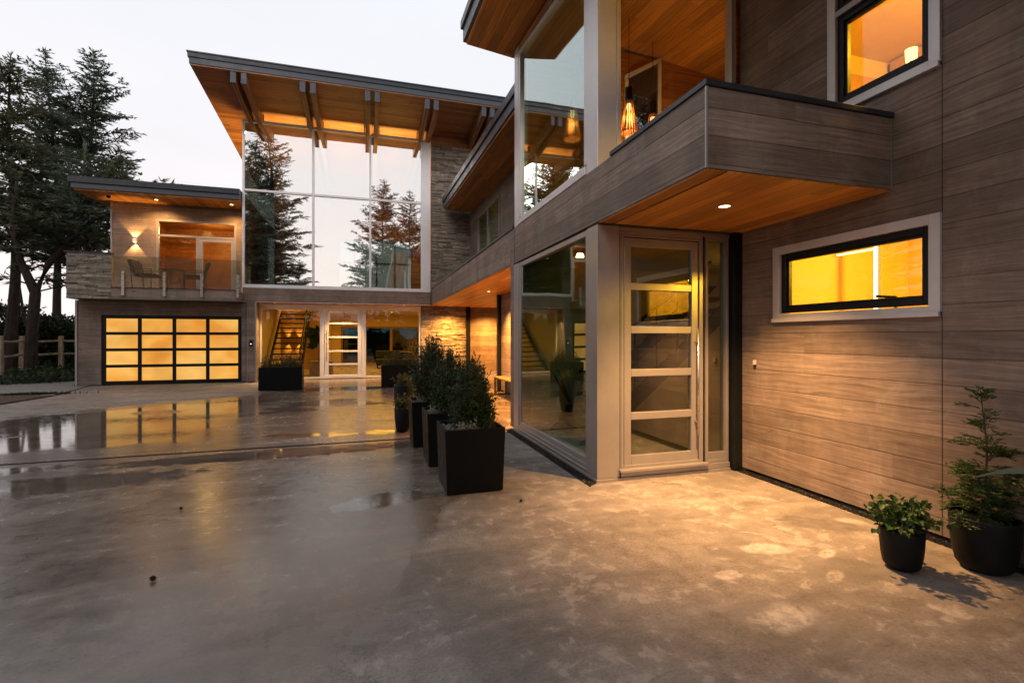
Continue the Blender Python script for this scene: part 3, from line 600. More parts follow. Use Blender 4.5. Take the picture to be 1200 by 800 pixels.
r_ = MB(); r_.box(-8.2, -3.86, 17.2, 23.2, 5.76, 5.80); br = hp('roof', r_, 'cedar_y'); br['label'] = 'flat dark edged roof over the balcony'
s = MB(); s.box(-8.25, -3.86, 17.15, 23.3, 5.803, 5.96); obj('fascia', s, M['slate2'], br)
s = MB(); s.box(-8.3, -3.86, 17.1, 23.4, 5.963, 6.13); obj('flashing', s, M['slate'], br)

# -- glass box
BX0, BX1, BYY = -3.84, 2.18, 17.4
b = MB(); b.box(BX0, BX1-.002, BYY-.02, BYY+.1, 2.60, 3.05); a = hp('floor_band', b, 'siding'); a['label'] = 'board clad band under the glass box'
s = MB(); s.box(BX0, 2.17, BYY-.03, BYY+.1, 3.052, 3.1); s.box(BX0, 2.17, BYY-.024, BYY+.0, 2.588, 2.598); s.box(BX0-.012, BX0+.01, BYY-.03, BYY, 2.6, 3.05); hp('metal_trim', s, 'white')
s = MB(); s.box(BX0+.05, 6.0, BYY+.1, 24, 2.70, 3.09); hp('floor_slab', s, 'dark')
f = MB(); ZT_ = 8.42
f.box(BX0, BX0+.06, BYY-.02, BYY+.12, 3.1, ZT_+.06); f.box(1.84, 2.17, BYY-.03, BYY+.12, 3.1, ZT_+.02)
for x in (-1.72, .11): f.box(x-.035, x+.035, BYY-.02, BYY+.1, 3.1, ZT_)
for z0, z1 in ((3.1, 3.16), (6.165, 6.235), (ZT_-.03, ZT_+.05)):
    for x0, x1 in ((BX0+.06, -1.755), (-1.685, .075), (.145, 1.84)): f.box(x0, x1, BYY-.018, BYY+.09, z0, z1)
gb = hp('window', f, 'white', bevel=.004); gb['label'] = 'double height mirror like window of the glass box'
for x0, x1 in ((BX0+.04, -1.74), (-1.70, .09), (.13, 1.86)):
    for z0, z1 in ((3.14, 6.18), (6.22, ZT_-.01)):
        gl = MB(); gl.box(x0, x1, BYY+.03, BYY+.042, z0, z1); obj('glass', gl, M['mirror_glass'], gb)
gl = MB(); gl.box(BX0+.02, BX0+.03, BYY+.12, 23.9, 3.1, 8.35); obj('side_glass', gl, M['clear'], gb)
# clerestory above the transom
def sz(x, y): return 8.70 - .10*(y-17.4)
beams = [(-3.67, -3.54), (-3.40, -3.27), (-1.87, -1.73), (-1.59, -1.45), (-.05, .09), (.23, .37), (1.74, 1.88), (2.02, 2.16), (3.56, 3.70), (3.84, 3.98)]
gaps = [(-3.25, -1.89), (-1.43, -.07), (.39, 1.72)]
for x0, x1 in gaps:
    gl = MB(); gl.box(x0+.03, x1-.03, BYY+.035, BYY+.043, ZT_+.05, 8.685); obj('glass', gl, M['clear'], gb)
    for xa in (x0, x1-.03): q = MB(); q.box(xa, xa+.03, BYY-.0, BYY+.08, ZT_+.05, 8.685); obj('clerestory_frame', q, M['black'], gb)
# roof of the box
RY0, RY1, RX0, RX1 = 15.2, 24.6, -4.70, 6.2
r_ = MB(); sheet(r_, RX0+.05, RX1, RY0+.05, RY1, sz, .04); rf = hp('roof', r_, 'cedar_x'); rf['label'] = 'big sloping roof of the glass box on paired timber beams'
s = MB(); sheet(s, RX0+.03, RX1, RY0+.03, RY1, sz, .16, .042); obj('fascia', s, M['slate2'], rf)
s = MB(); sheet(s, RX0, RX1, RY0, RY1, sz, .15, .204); obj('flashing', s, M['slate'], rf)
s = MB(); sheet(s, RX0-.02, RX1, RY0-.025, RY1, sz, .03, .325); obj('drip_edge', s, M['slate2'], rf)
for x0, x1 in beams:
    q = MB(); ye = 24.0; y0 = RY0+.08
    q.hexa([(x0, y0, sz(0, y0)-.30), (x1, y0, sz(0, y0)-.30), (x1, ye, sz(0, ye)-.42), (x0, ye, sz(0, ye)-.42),
            (x0, y0, sz(0, y0)-.004), (x1, y0, sz(0, y0)-.004), (x1, ye, sz(0, ye)-.004), (x0, ye, sz(0, ye)-.004)])
    bo = obj('beam', q, M['beam'], rf, bevel=.005)
    q = MB(); q.box(x0-.006, x1+.006, y0-.012, y0+.02, sz(0, y0)-.312, sz(0, y0)-.006); obj('beam_cap', q, M['slate2'], bo)
# interior of the box
w = MB(); w.box(-3.7, -1.3, 23.9, 24, 3.1, 8.0); w.box(-1.3, 2.1, 23.9, 24, 6.0, 8.0); w.box(2.1, 6, 23.9, 24, 3.1, 8.0)
w.box(5.9, 6.0, 17.6, 23.9, 3.1, 8.0); w.box(3.62, 5.9, 17.45, 17.55, 3.1, 8.3); w.box(2.2, 5.9, 17.5, 17.54, 8.31, 8.685)
hp('interior_wall', w, 'cedar_w')
f = MB(); f.frame('x', -1.3, 2.1, 3.1, 6.0, .07, 23.85, 23.9)
for x in (-.55, .45, 1.3): f.box(x-.04, x+.04, 23.85, 23.9, 3.17, 5.93)
f.box(-1.23, 2.03, 23.86, 23.89, 4.9, 4.98)
q = hp('window', f, 'black'); q['label'] = 'rear window of the glass box seen through it'
gl = MB(); gl.box(-1.28, 2.08, 23.87, 23.876, 3.15, 5.97); obj('glass', gl, M['clear'], q)
w = MB(); w.box(-3.5, -3.35, 21, 23.9, 3.1, 7.8); w.box(-2.9, -2.6, 22.6, 22.9, 3.1, 7.8); hp('interior_post', w, 'oak')

# -- ground floor glass wall, Y=18
f = MB(); FY = 18.0
f.frame('x', -3.44, -1.52, .02, 2.56, .045, FY, FY+.1); f.box(-3.395, -1.565, FY+.005, FY+.09, 2.40, 2.515)
gw = hp('window', f, 'white'); gw['label'] = 'ground floor window in front of the open stair'
gl = MB(); gl.box(-3.41, -1.55, FY+.04, FY+.05, .05, 2.5); obj('glass', gl, M['clear'], gw)
f = MB(); f.frame('x', -.08, 1.88, .02, 2.56, .045, FY, FY+.1); f.box(-.035, 1.835, FY+.005, FY+.09, 2.40, 2.515)
gw = hp('window', f, 'white'); gw['label'] = 'ground floor window right of the far door'
gl = MB(); gl.box(-.05, 1.85, FY+.04, FY+.05, .05, 2.5); obj('glass', gl, M['clear'], gw)
f = MB(); f.frame('x', -1.52, -.08, .02, 2.56, .1, FY-.01, FY+.12); hp('door_frame', f, 'white', bevel=.004)
d = MB(); d.box(-1.41, -1.28, FY+.02, FY+.08, .05, 2.45); d.box(-.31, -.19, FY+.02, FY+.08, .05, 2.45)
zz = [.05, .13, .47, .53, .93, .99, 1.42, 1.48, 1.90, 1.96, 2.36, 2.45]
for i in range(0, 12, 2): d.box(-1.28, -.31, FY+.02, FY+.08, zz[i], zz[i+1])
d2 = hp('glazed_door', d, 'white', bevel=.004); d2['label'] = 'far glazed door with five panes'
for i in range(1, 11, 2):
    gl = MB(); gl.box(-1.29, -.30, FY+.045, FY+.052, zz[i]-.01, zz[i+1]+.01); obj('glass', gl, M['clear'], d2)
hd = MB(); hd.tube([(-1.345, FY-.05, .6), (-1.345, FY-.05, 1.7)], .015, 8); hd.tube([(-1.345, FY-.05, .7), (-1.345, FY+.02, .7)], .01, 6); hd.tube([(-1.345, FY-.05, 1.6), (-1.345, FY+.02, 1.6)], .01, 6); obj('handle', hd, M['steel'], d2)
# room behind
w = MB(); w.box(-3.7, 6, 18.12, 27, -.04, .012); hp('interior_floor', w, 'floor')
w = MB(); w.box(-3.7, 6, 18.12, 27, 2.62, 2.66); w.box(-3.7, -3.62, 18.12, 27, .02, 2.62); 
w.box(3.9, 4.0, 18.4, 27, .02, 2.62); w.box(-1.9, -1.75, 23.2, 27, .02, 2.62); w.box(-1.75, -1.3, 26.9, 27, .02, 2.62); w.box(3.0, 3.9, 26.9, 27, .02, 2.62); w.box(-1.3, 3.0, 26.9, 27, 2.02, 2.62)
w.box(3.56, 3.75, 18.36, 18.5, .02, 2.6); w.box(1.92, 3.56, 18.1, 18.2, .02, 2.6)
hp('interior_wall', w, 'plaster')
w = MB(); w.box(-3.62, -1.9, 23.2, 23.3, .02, 2.62); hp('stair_wall', w, 'oak')
f = MB(); f.frame('x', -1.3, 3.0, .02, 2.02, .09, 26.85, 26.9)
for x in (-.1, 1.25): f.box(x-.07, x+.07, 26.86, 26.9, .11, 1.93)
q = hp('window', f, 'oak'); q['label'] = 'wood framed rear window seen through the ground floor'
gl = MB(); gl.box(-1.25, 2.95, 26.87, 26.876, .05, 1.98); obj('glass', gl, M['rear_glass'], q)
st = MB()
for k in range(12): st.box(-3.42, -2.35, 19.1+.27*k, 19.37+.27*k, .19+.2*k, .235+.2*k)
fs_ = hp('staircase', st, 'black'); fs_['label'] = 'open riser stair behind the ground floor glass'
for x in (-3.47, -2.35):
    q = MB(); q.hexa([(x, 18.95, .02), (x+.05, 18.95, .02), (x+.05, 19.25, .02), (x, 19.25, .02), (x, 22.2, 2.45), (x+.05, 22.2, 2.45), (x+.05, 22.5, 2.45), (x, 22.5, 2.45)]); obj('stringer', q, M['black'], fs_)
q = MB(); q.tube([(-2.32, 19.0, 1.0), (-2.32, 21.2, 2.6)], .03, 6); q.tube([(-2.32, 19.0, .1), (-2.32, 19.0, 1.0)], .025, 6)
for k in range(1, 5): q.tube([(-2.32, 19+.5*k, .2+.36*k), (-2.32, 19+.5*k, 1+.36*k)], .018, 5)
obj('handrail', q, M['black'], fs_)

# ------------------------------------------------------------------ lamps
WARM = (1.0, .54, .18); YEL = (1.0, .56, .12)
def light(kind, name, loc, power, parent=None, color=WARM, size=.08, spot=None, blend=1., direction=None, sx=None, sy=None):
    d = bpy.data.lights.new(name, kind); d.energy = power; d.color = color
    if kind == 'AREA':
        d.shape = 'RECTANGLE'; d.size = sx; d.size_y = sy
    else: d.shadow_soft_size = size
    if kind == 'SPOT': d.spot_size = R(spot); d.spot_blend = blend
    o = bpy.data.objects.new(name, d); col.objects.link(o)
    if parent: o.parent = parent; o.location = Vector(loc)-origin_of(parent)
    else: o.location = loc
    if direction: o.rotation_euler = Vector(direction).to_track_quat('-Z', 'Y').to_euler()
    return o
def downlight(x, y, z, power, label, group, spot=125, r=.045):
    col_ = (1, .53, .19) if 'canopy' in label else (1, .42, .08) if ('walkway' in label or 'stone wall' in label) else WARM
    e = empty('downlight', (x, y, z)); tag(e, label, 'downlight', group)
    q = MB(); q.lathe([(r, z-.001), (r+.005, z-.008), (r+.022, z-.008), (r+.025, z+.001)], x, y, 24); obj('trim_ring', q, M['frame'], e, smooth=True)
    q = MB(); q.lathe([(0.0001, z-.004), (r, z-.003)], x, y, 24); obj('lens', q, M['lamp'], e)
    light('SPOT', 'bulb', (x, y, z-.02), power, e, col_, .05, spot, 1., (0, 0, -1))
    return e
S = 2.586
downlight(2.97, 3.49, S, 1080, 'round downlight in the canopy soffit over the front door', 'downlights in the soffits', 100)
downlight(2.89, 11.65, S, 1500, 'round downlight in the walkway soffit near the bench', 'downlights in the soffits', 105)
downlight(2.85, 17.2, S, 1250, 'round downlight in front of the lit stone wall', 'downlights in the soffits', 140)
downlight(4.45, 17.4, S, 1250, 'round downlight at the far right end of the walkway soffit', 'downlights in the soffits', 140)
downlight(-2.92, 17.55, S, 420, 'round downlight above the glass in front of the open stair', 'downlights in the soffits', 105)
downlight(-.83, 17.58, S, 420, 'round downlight above the far glazed door', 'downlights in the soffits', 105)
downlight(1.27, 17.55, S, 420, 'round downlight above the window right of the far door', 'downlights in the soffits', 105)
downlight(-6.33, 17.75, 5.76, 270, 'round downlight in the balcony soffit nearer the wall lamp', 'downlights in the soffits', 150)
downlight(-4.22, 17.7, 5.76, 270, 'round downlight in the balcony soffit beside the glass box', 'downlights in the soffits', 150)
downlight(3.0, 9.0, S, 1900, 'extra downlight added to the walkway soffit, unseen behind the entry bay', 'downlights in the soffits', 140)  # extra unseen lamp added to brighten the walkway
for x, y, lab in ((-3.0, 19.3, 'small ceiling light inside above the open stair'), (-.75, 20.4, 'small ceiling light inside behind the far door'), (.35, 19.6, 'small ceiling light inside nearest the glass, right of the far door'), (1.55, 20.6, 'small ceiling light inside above the dark table'), (1.1, 23.2, 'small ceiling light inside above the sofa')):
    e = empty('ceiling_light', (x, y, 2.62)); tag(e, lab, 'ceiling light', 'ceiling lights in the ground floor room')
    q = MB(); q.lathe([(.0001, 2.61), (.05, 2.611)], x, y, 16); obj('lens', q, M['lamp'], e); q = MB(); q.lathe([(.05, 2.609), (.07, 2.609), (.072, 2.619)], x, y, 16); obj('trim_ring', q, M['white'], e)
# balcony sconce
e = empty('wall_lamp', (-7.1, BY-.06, 4.52)); tag(e, 'small square up and down wall lamp on the balcony wall', 'wall lamp')
q = MB(); q.box(-7.15, -7.05, BY-.1, BY-.001, 4.49, 4.57); obj('lamp_body', q, M['white'], e)
q = MB(); q.box(-7.13, -7.07, BY-.085, BY-.02, 4.573, 4.576); q.box(-7.13, -7.07, BY-.085, BY-.02, 4.484, 4.487); obj('lens', q, M['lamp'], e)
light('SPOT', 'bulb', (-7.1, BY-.07, 4.585), 65, e, WARM, .01, 85, .4, (0, .12, 1)); light('SPOT', 'bulb', (-7.1, BY-.07, 4.475), 65, e, WARM, .01, 85, .4, (0, .12, -1))
# room lights parented to the house: lamps, plus unseen upward area lights added as fill
L = lambda *a, **k: light(*a, parent=H, **k)
L('AREA', 'room_light', (.4, 22.5, 2.58), 260, color=(1, .48, .06), sx=5, sy=5, direction=(0, 0, -1))
for xx in (-3.3, -2.85): L('SPOT', 'room_light', (xx, 23.08, 1.3), 90, color=(1, .5, .09), size=.02, spot=60, direction=(0, .12, 1)); L('SPOT', 'room_light', (xx, 23.08, 1.3), 90, color=(1, .5, .09), size=.02, spot=60, direction=(0, .12, -1))
L('POINT', 'room_light', (4.9, 2.5, 2.35), 230, color=(1, .56, .03), size=.12)
L('POINT', 'room_light', (4.5, 3.01, 4.0), 12, color=(1, .5, .05), size=.05)
L('POINT', 'room_light', (4.9, 2.2, 4.5), 190, color=(1, .54, .025), size=.15)
L('POINT', 'room_light', (5.2, 5.1, 2.2), 24, color=YEL, size=.15)
L('AREA', 'room_light', (4.2, 5.4, 3.4), 9, color=WARM, sx=.6, sy=.6, direction=(-.3, 0, 1))  # added fill without a fixture, brightens the upstairs bay beside the pendants
L('AREA', 'room_light', (-.9, 18.9, 6.6), 680, color=(1, .5, .12), sx=5, sy=1.4, direction=(0, .15, 1))  # unseen upward light added for the orange clerestory glow
L('AREA', 'room_light', (1.2, 21.5, 4.2), 450, color=(1, .5, .12), sx=2.5, sy=2.5, direction=(0, 0, 1))
L('POINT', 'room_light', (-5.6, 20.2, 5.2), 260, color=WARM, size=.15)
L('POINT', 'room_light', (4.9, 14.5, 5.2), 50, color=YEL, size=.15)

# LED strip and tap in the lower bathroom
e = empty('shower_light_strip', (5.1, 3.77, .3)); tag(e, 'bright upright light strip glowing inside the low window', 'light strip')
q = MB(); q.box(5.10, 5.13, 3.76, 3.782, .3, 2.42); q.box(5.10, 5.13, 3.782, 4.2, 2.37, 2.385); obj('glow_tube', q, M['strip'], e)
q = MB(); q.box(5.13, 5.16, 3.73, 3.81, .1, 2.5); obj('channel', q, M['frame'], e)
e = empty('tap', (4.3, 3.0, 1.62)); tag(e, 'slim black tap silhouetted in the low lit window', 'tap')
q = MB(); q.tube([(4.3, 3.0, 1.55), (4.3, 3.0, 1.80)], .012, 8); q.tube([(4.3, 3.0, 1.79), (4.3, 3.16, 1.81)], .012, 8); q.box(4.2, 4.45, 2.9, 3.2, 1.5, 1.56); obj('spout', q, M['black'], e)
e = empty('bedside_lamp', (4.5, 3.01, 3.2)); tag(e, 'small glowing lamp at the sill of the upstairs lit window', 'lamp')
q = MB(); q.lathe([(.04, 3.83), (.045, 3.93)], 4.5, 3.01, 16); obj('lamp_shade', q, M['bulb'], e); q = MB(); q.tube([(4.5, 3.01, 3.2), (4.5, 3.01, 3.83)], .012, 8); q.lathe([(.001, 3.2), (.08, 3.2), (.07, 3.23), (.01, 3.24)], 4.5, 3.01, 16); obj('lamp_base', q, M['black'], e)
e = empty('motion_sensor', (WX, 4.14, 1.18)); tag(e, 'tiny white sensor on the board wall right of the front door', 'sensor')
q = MB(); q.box(WX-.03, WX-.001, 4.125, 4.155, 1.16, 1.21); obj('sensor_body', q, M['white'], e, bevel=.006); q = MB(); q.box(WX-.025, WX-.004, 4.13, 4.15, 1.14, 1.158); obj('sensor_lens', q, M['black'], e)
e = empty('door_keypad', (-3.55, 17.22, 1.26)); tag(e, 'small dark keypad with a blue light on the pier by the garage', 'keypad')
q = MB(); q.box(-3.60, -3.50, 17.2, 17.229, 1.15, 1.36); obj('keypad_body', q, M['black'], e, bevel=.006); q = MB(); q.box(-3.565, -3.535, 17.194, 17.199, 1.22, 1.25); obj('keypad_button', q, M['keyled'], e)
e = empty('security_camera', (-7.52, 17.6, 5.76)); tag(e, 'small dark dome camera under the left end of the balcony roof', 'security camera')
q = MB(); q.lathe([(.06, 5.759), (.06, 5.73), (.05, 5.7), (.03, 5.68), (.001, 5.67)], -7.52, 17.6, 16); obj('camera_dome', q, M['black'], e, smooth=True); q = MB(); q.lathe([(.075, 5.7595), (.075, 5.745), (.061, 5.745)], -7.52, 17.6, 16); obj('camera_mount', q, M['white'], e)

# pendants
def pendant(x, y, zb, zt, label, power):
    e = empty('pendant_lamp', (x, y, zb)); tag(e, label, 'pendant lamp', 'slatted pendant lamps upstairs in the bay')
    h = .42
    q = MB(); n = 20
    for k in range(n):
        a = 2*math.pi*k/n; da = .085
        pts = []
        for rr, zz in ((.045, zb+h), (.075, zb+h*.55), (.118, zb+.03), (.108, zb)):
            pts.append([(x+(rr+d)*math.cos(a+s_*da*(.05/rr if rr < .06 else 1)), y+(rr+d)*math.sin(a+s_*da*(.05/rr if rr < .06 else 1)), zz) for d in (0, .004) for s_ in (-1, 1)])
        for i in range(3):
            A, B = pts[i], pts[i+1]
            q.add(A+B, [(0, 1, 5, 4), (2, 6, 7, 3), (0, 4, 6, 2), (1, 3, 7, 5)])
    q.lathe([(.104, zb+.02), (.108, zb+.02), (.108, zb+.028), (.104, zb+.028), (.104, zb+.02)], x, y, 24)
    obj('lamp_shade', q, M['slat'], e)
    q = MB(); q.lathe([(.001, zb+h+.001), (.048, zb+h+.001), (.048, zb+h+.17), (.001, zb+h+.17)], x, y, 20); obj('cap', q, M['black'], e)
    q = MB(); q.tube([(x, y, zb+h+.17), (x, y, zt)], .004, 6); obj('cord', q, M['black'], e)
    q = MB(); q.lathe([(.001, zb+h-.02), (.03, zb+h-.04), (.038, zb+h-.09), (.02, zb+h-.13), (.001, zb+h-.14)], x, y, 12); obj('bulb_glass', q, M['bulb'], e)
    light('POINT', 'bulb', (x, y, zb+h-.2), power, e, WARM, .03)
pendant(3.27, 5.6, 4.10, 5.62, 'wooden slatted pendant lamp in the window above the canopy, hanging highest', 15)
pendant(3.82, 5.9, 4.13, 5.57, 'wooden slatted pendant lamp half hidden behind the canopy edge', 15)
pendant(2.62, 5.95, 4.08, 5.74, 'wooden slatted pendant lamp seen through the side window of the bay', 15)

# ------------------------------------------------------------------ vegetation
def frame_of(d):
    d = d.normalized(); u = d.cross(Vector((0, 0, 1)))
    if u.length < 1e-3: u = Vector((1, 0, 0))
    u.normalize(); return u, u.cross(d)
def kite(m, p, d, n, L, W):
    s = d.cross(n)
    if s.length < 1e-4: return
    s = s.normalized()*W*.5
    m.add([p, p+d*L*.4+s, p+d*L, p+d*L*.4-s], [(0, 1, 2, 3)])
def rv(rd): 
    return Vector((rd.gauss(0, 1), rd.gauss(0, 1), rd.gauss(0, 1)))
def conifer(seed, Ht, Rr, tr, cb=.15, step=.42, nb=5, top=.75, fol=1., lean=(0, 0), flat=0., spray=(.2, .40), wide=.062):
    rd = random.Random(seed); T = MB(); C = MB()
    def axis(z): t = z/Ht; return Vector((lean[0]*t*t+.12*math.sin(t*7+seed), lean[1]*t*t+.1*math.sin(t*5+seed*2), z))
    zs = [Ht*k/14 for k in range(15)]
    T.tube([axis(z) for z in zs], [tr*.8*(1-.97*z/Ht)**1.15+.012 for z in zs], 9)
    z = cb*Ht
    while z < Ht-.15:
        t = (z/Ht-cb)/(1-cb)
        prof = (1-t)**top*(.6+.4*min(1, t*4+.3))
        for b in range(max(3, int(nb*(.7+.3*(1-t))+rd.random()))):
            if rd.random() < .2: continue
            L = Rr*prof*rd.uniform(.55, 1.1)*(1 if rd.random() < .85 else .6)+.1
            a = rd.uniform(0, 2*math.pi); z_j = rd.uniform(-.35, .35); up = rd.uniform(.1, .42)*(1-flat)+.5*t
            base = axis(min(Ht-.1, z+z_j)); out = Vector((math.cos(a), math.sin(a), 0))
            n = max(3, int(L/.5)+2); pts = []
            sag = rd.uniform(.03, .16)*L*(1-flat*.5)*(1-t)
            for k in range(n+1):
                s = k/n; pts.append(base+out*L*s+Vector((0, 0, L*up*s-sag*s*s*1.3)) + Vector((math.sin(s*5+a)*.05*L*s, math.cos(s*4+a)*.05*L*s, 0)))
            T.tube(pts, [max(.006, (.012+.013*L)*(1-.85*k/n)) for k in range(n+1)], 3, False)
            k = .06; ds = .15/max(L, .2)
            while k < 1.0:
                i = min(n-1, int(k*n)); p = pts[i].lerp(pts[i+1], k*n-i); d = (pts[i+1]-pts[i]).normalized()
                u, w = frame_of(d)
                wide_l = (1-k*.7)*min(1, L*.55)*rd.uniform(.38, .75)+.12
                for sd in (-1, 1):
                    if rd.random() > .82*fol: continue
                    dd = (u*sd*rd.uniform(.6, 1)+d*rd.uniform(.35, .9)+Vector((0, 0, rd.uniform(-.28, .12)))).normalized()
                    LL = wide_l*rd.uniform(.6, 1.25); q = 0.
                    while q < LL:
                        pp = p+dd*q+Vector((0, 0, -.12*q*q))
                        for _ in range(3):
                            d2 = (dd+rv(rd)*.42).normalized(); d2.z *= .6
                            nn = (Vector((0, 0, 1))+rv(rd)*.5).normalized()
                            kite(C, pp, d2, nn, rd.uniform(*spray)*(.5+.5*(1-t)+.1), wide*rd.uniform(.7, 1.3))
                        q += .105
                k += ds*rd.uniform(.8, 1.3)
        z += step*rd.uniform(.7, 1.25)*(1-.35*t)
    for k in range(14):
        kite(C, axis(Ht-.05*k), (rv(rd)*.4+Vector((0, 0, 1))).normalized(), rv(rd).normalized(), .3, .05)
    return T, C
def tree(mbs, loc, label, group, mat='needle', name='conifer_tree', bark='bark', cat='tree', rz=0):
    e = empty(name, loc, rz); tag(e, label, cat, group)
    obj('trunk', mbs[0], M[bark], e, local=True); obj('crown', mbs[1], M[mat], e, local=True); return e
def copytree(src, loc, rz, sc, label, group=None):
    c = copy_tree(src); c.location = loc; c.rotation_euler.z = rz; c.scale = (sc[0], sc[0], sc[1]); c['label'] = label
    if group: c['group'] = group
    return c
GT = 'conifers left of the house'
t1 = tree(conifer(14, 16.2, 4.7, .28, .28, .42, 6, .8, .95), (-13.6, 30, 0), 'tallest conifer right behind the balcony roof with a pointed tip', GT)
t2 = tree(conifer(23, 16.1, 3.6, .26, .33, .42, 6, .8, .95, (-.5, 0)), (-15.2, 30.6, 0), 'conifer left of the tallest one with a thin leaning double tip', GT, 'needle')
t3 = tree(conifer(37, 12.6, 2.5, .28, .40, .36, 6, .75, .95), (-13.45, 24, 0), 'conifer at the left edge with a thick dark bare trunk', GT, 'needle2')
# forked cypress with flat tiers
def cypress(seed):
    rd = random.Random(seed); T = MB(); C = MB()
    stems = [[(0, 0, 0), (.05, 0, 1.6), (.15, 0, 3.1), (-.35, .1, 4.3), (-.6, .1, 5.6), (-.4, 0, 7.2)], [(.15, 0, 3.1), (.6, -.1, 4.2), (1.3, 0, 5.2), (2.0, .1, 6.2), (2.3, 0, 7.4)],
             [(.1, 0, 1.2), (-.25, .1, 2.2), (-.35, 0, 3.6)]]
    rr = [[.2, .18, .17, .12, .09, .04], [.14, .12, .09, .06, .03], [.06, .05, .03]]
    for s_, r_ in zip(stems, rr): T.tube(s_, r_, 8)
    for s_ in stems[:2]:
        for i in range(3 if s_ is stems[0] else 2, len(s_)):
            for b in range(6):
                p0 = Vector(s_[i-1]).lerp(Vector(s_[i]), rd.random()); a = rd.uniform(0, 6.28); L = rd.uniform(1.2, 3.0)
                d = Vector((math.cos(a), math.sin(a), rd.uniform(.05, .3))); pts = [p0+d*L*k/4+Vector((0, 0, .1*math.sin(k))) for k in range(5)]
                T.tube(pts, [.035, .03, .022, .015, .006], 3, False)
                for k in range(int(L*26)):
                    s = rd.uniform(.3, 1.05); q = p0+d*L*s+Vector((rd.gauss(0, .28), rd.gauss(0, .28), rd.gauss(0.05, .07)))
                    for _ in range(3):
                        d2 = (d+rv(rd)*.6); d2.z *= .4; kite(C, q, d2.normalized(), (Vector((0, 0, 1))+rv(rd)*.4).normalized(), rd.uniform(.2, .4), .09)
    return T, C
t4 = tree(cypress(3), (-12.0, 22.4, 0), 'forked cypress with flat branch tiers left of the stone parapet', GT, 'needle2', 'cypress_tree')
t5 = tree(conifer(51, 9.0, 2.2, .2, .60, .42, 4, .5, .8), (-10.6, 22.8, 0), 'smaller conifer with a mossy trunk behind the stone parapet', GT, 'needle', bark='moss')
# reflected trees standing behind the camera
GB = 'conifers across the drive, mirrored in the glass box'
def behind(u, vtop, Yv):   # place by bearing on the mirror image
    A = math.atan(170/567.); a = (u-600)/567.; qx = math.sin(A)+a*math.cos(A); qy = math.cos(A)-a*math.sin(A); t_ = Yv/qy
    return (qx*t_, 34.8-Yv), 1.45+(395-vtop)/567.*t_
(x, y), zt = behind(318, 128, 44)
t6 = tree(conifer(61, zt, 2.4, .42, .18, .5, 5, .32, 1.), (x, y, 0), 'tall conifer mirrored at the left of the glass box', GB, 'needle2')
for i, (u, v, Yv, src, rz, sx, lab) in enumerate([
        (449, 212, 46, t1, .7, 1.0, 'conifer mirrored right of the middle of the glass box'),
        (479, 222, 47, t2, 1.9, 1.0, 'conifer mirrored at the right end of the glass box'),
        (296, 200, 50, t1, 2.5, .9, 'conifer mirrored in the left edge of the glass box, behind the tall one'),
        (430, 288, 52, t3, .4, 1.0, 'low conifer mirrored left of the pair in the glass box'),
        (462, 262, 53, t3, 2.4, 1.1, 'lower conifer mirrored between the pair in the glass box'),
        (352, 305, 52, t3, 1.4, 1.0, 'small conifer mirrored beside the foot of the tall one')]):
    (x, y), zt = behind(u, v, Yv)
    hs = {t1: 16.2, t2: 16.1, t3: 12.4}[src]
    copytree(src, (x, y, 0), rz, (sx*zt/hs if zt/hs > .8 else sx*.8, zt/hs), lab, GB)
copytree(t1, (20, 32, 0), 3.0, (1.3, 1.45), 'tall conifer seen through the upstairs rear window of the bay', 'conifers behind the house')
# low background trees left side seen mirrored in the bay
for k, (x, y, s_, lab) in enumerate([(-20, 10, .95, 'conifer across the drive beside the street'), (-24, 16, 1.05, 'conifer left of the garage path, mirrored in the bay'), (-19, 20, .85, 'shorter conifer mirrored low in the bay window'), (-12.5, -8, 1.45, 'very tall conifer behind the camera on the left'), (-16.5, -3, 1.4, 'very tall conifer left of the camera'), (-19, 4, 1.3, 'broad conifer across the drive, left of the camera'), (-11, -4.5, 1.35, 'tall conifer nearest the camera on its left'), (-17, -11, 1.5, 'tallest conifer behind the camera on the far left'), (-9.5, -12.5, 1.45, 'tall conifer behind the camera beside the mirrored tall one')]):
    copytree(t1 if k != 1 else t2, (x, y, 0), k*1.3, (s_, s_*.8), lab, 'conifers mirrored in the bay')

def leafmass(seed, n, ctr, rad, size, wid, shell=.45, up=.3, zmin=None):
    rd = random.Random(seed); m = MB(); c = Vector(ctr)
    for _ in range(n):
        d = rv(rd).normalized(); r_ = shell+(1-shell)*rd.random()**.6
        bump = 1+.16*math.sin(d.x*7+seed)+.14*math.sin(d.y*9+d.z*6+seed*2)
        p = c+Vector((d.x*rad[0], d.y*rad[1], d.z*rad[2]))*r_*bump
        if zmin is not None and p.z < zmin: continue
        dd = (d+rv(rd)*.7+Vector((0, 0, up))).normalized()
        kite(m, p, dd, rv(rd).normalized(), size*rd.uniform(.6, 1.3), wid*rd.uniform(.7, 1.3))
    return m
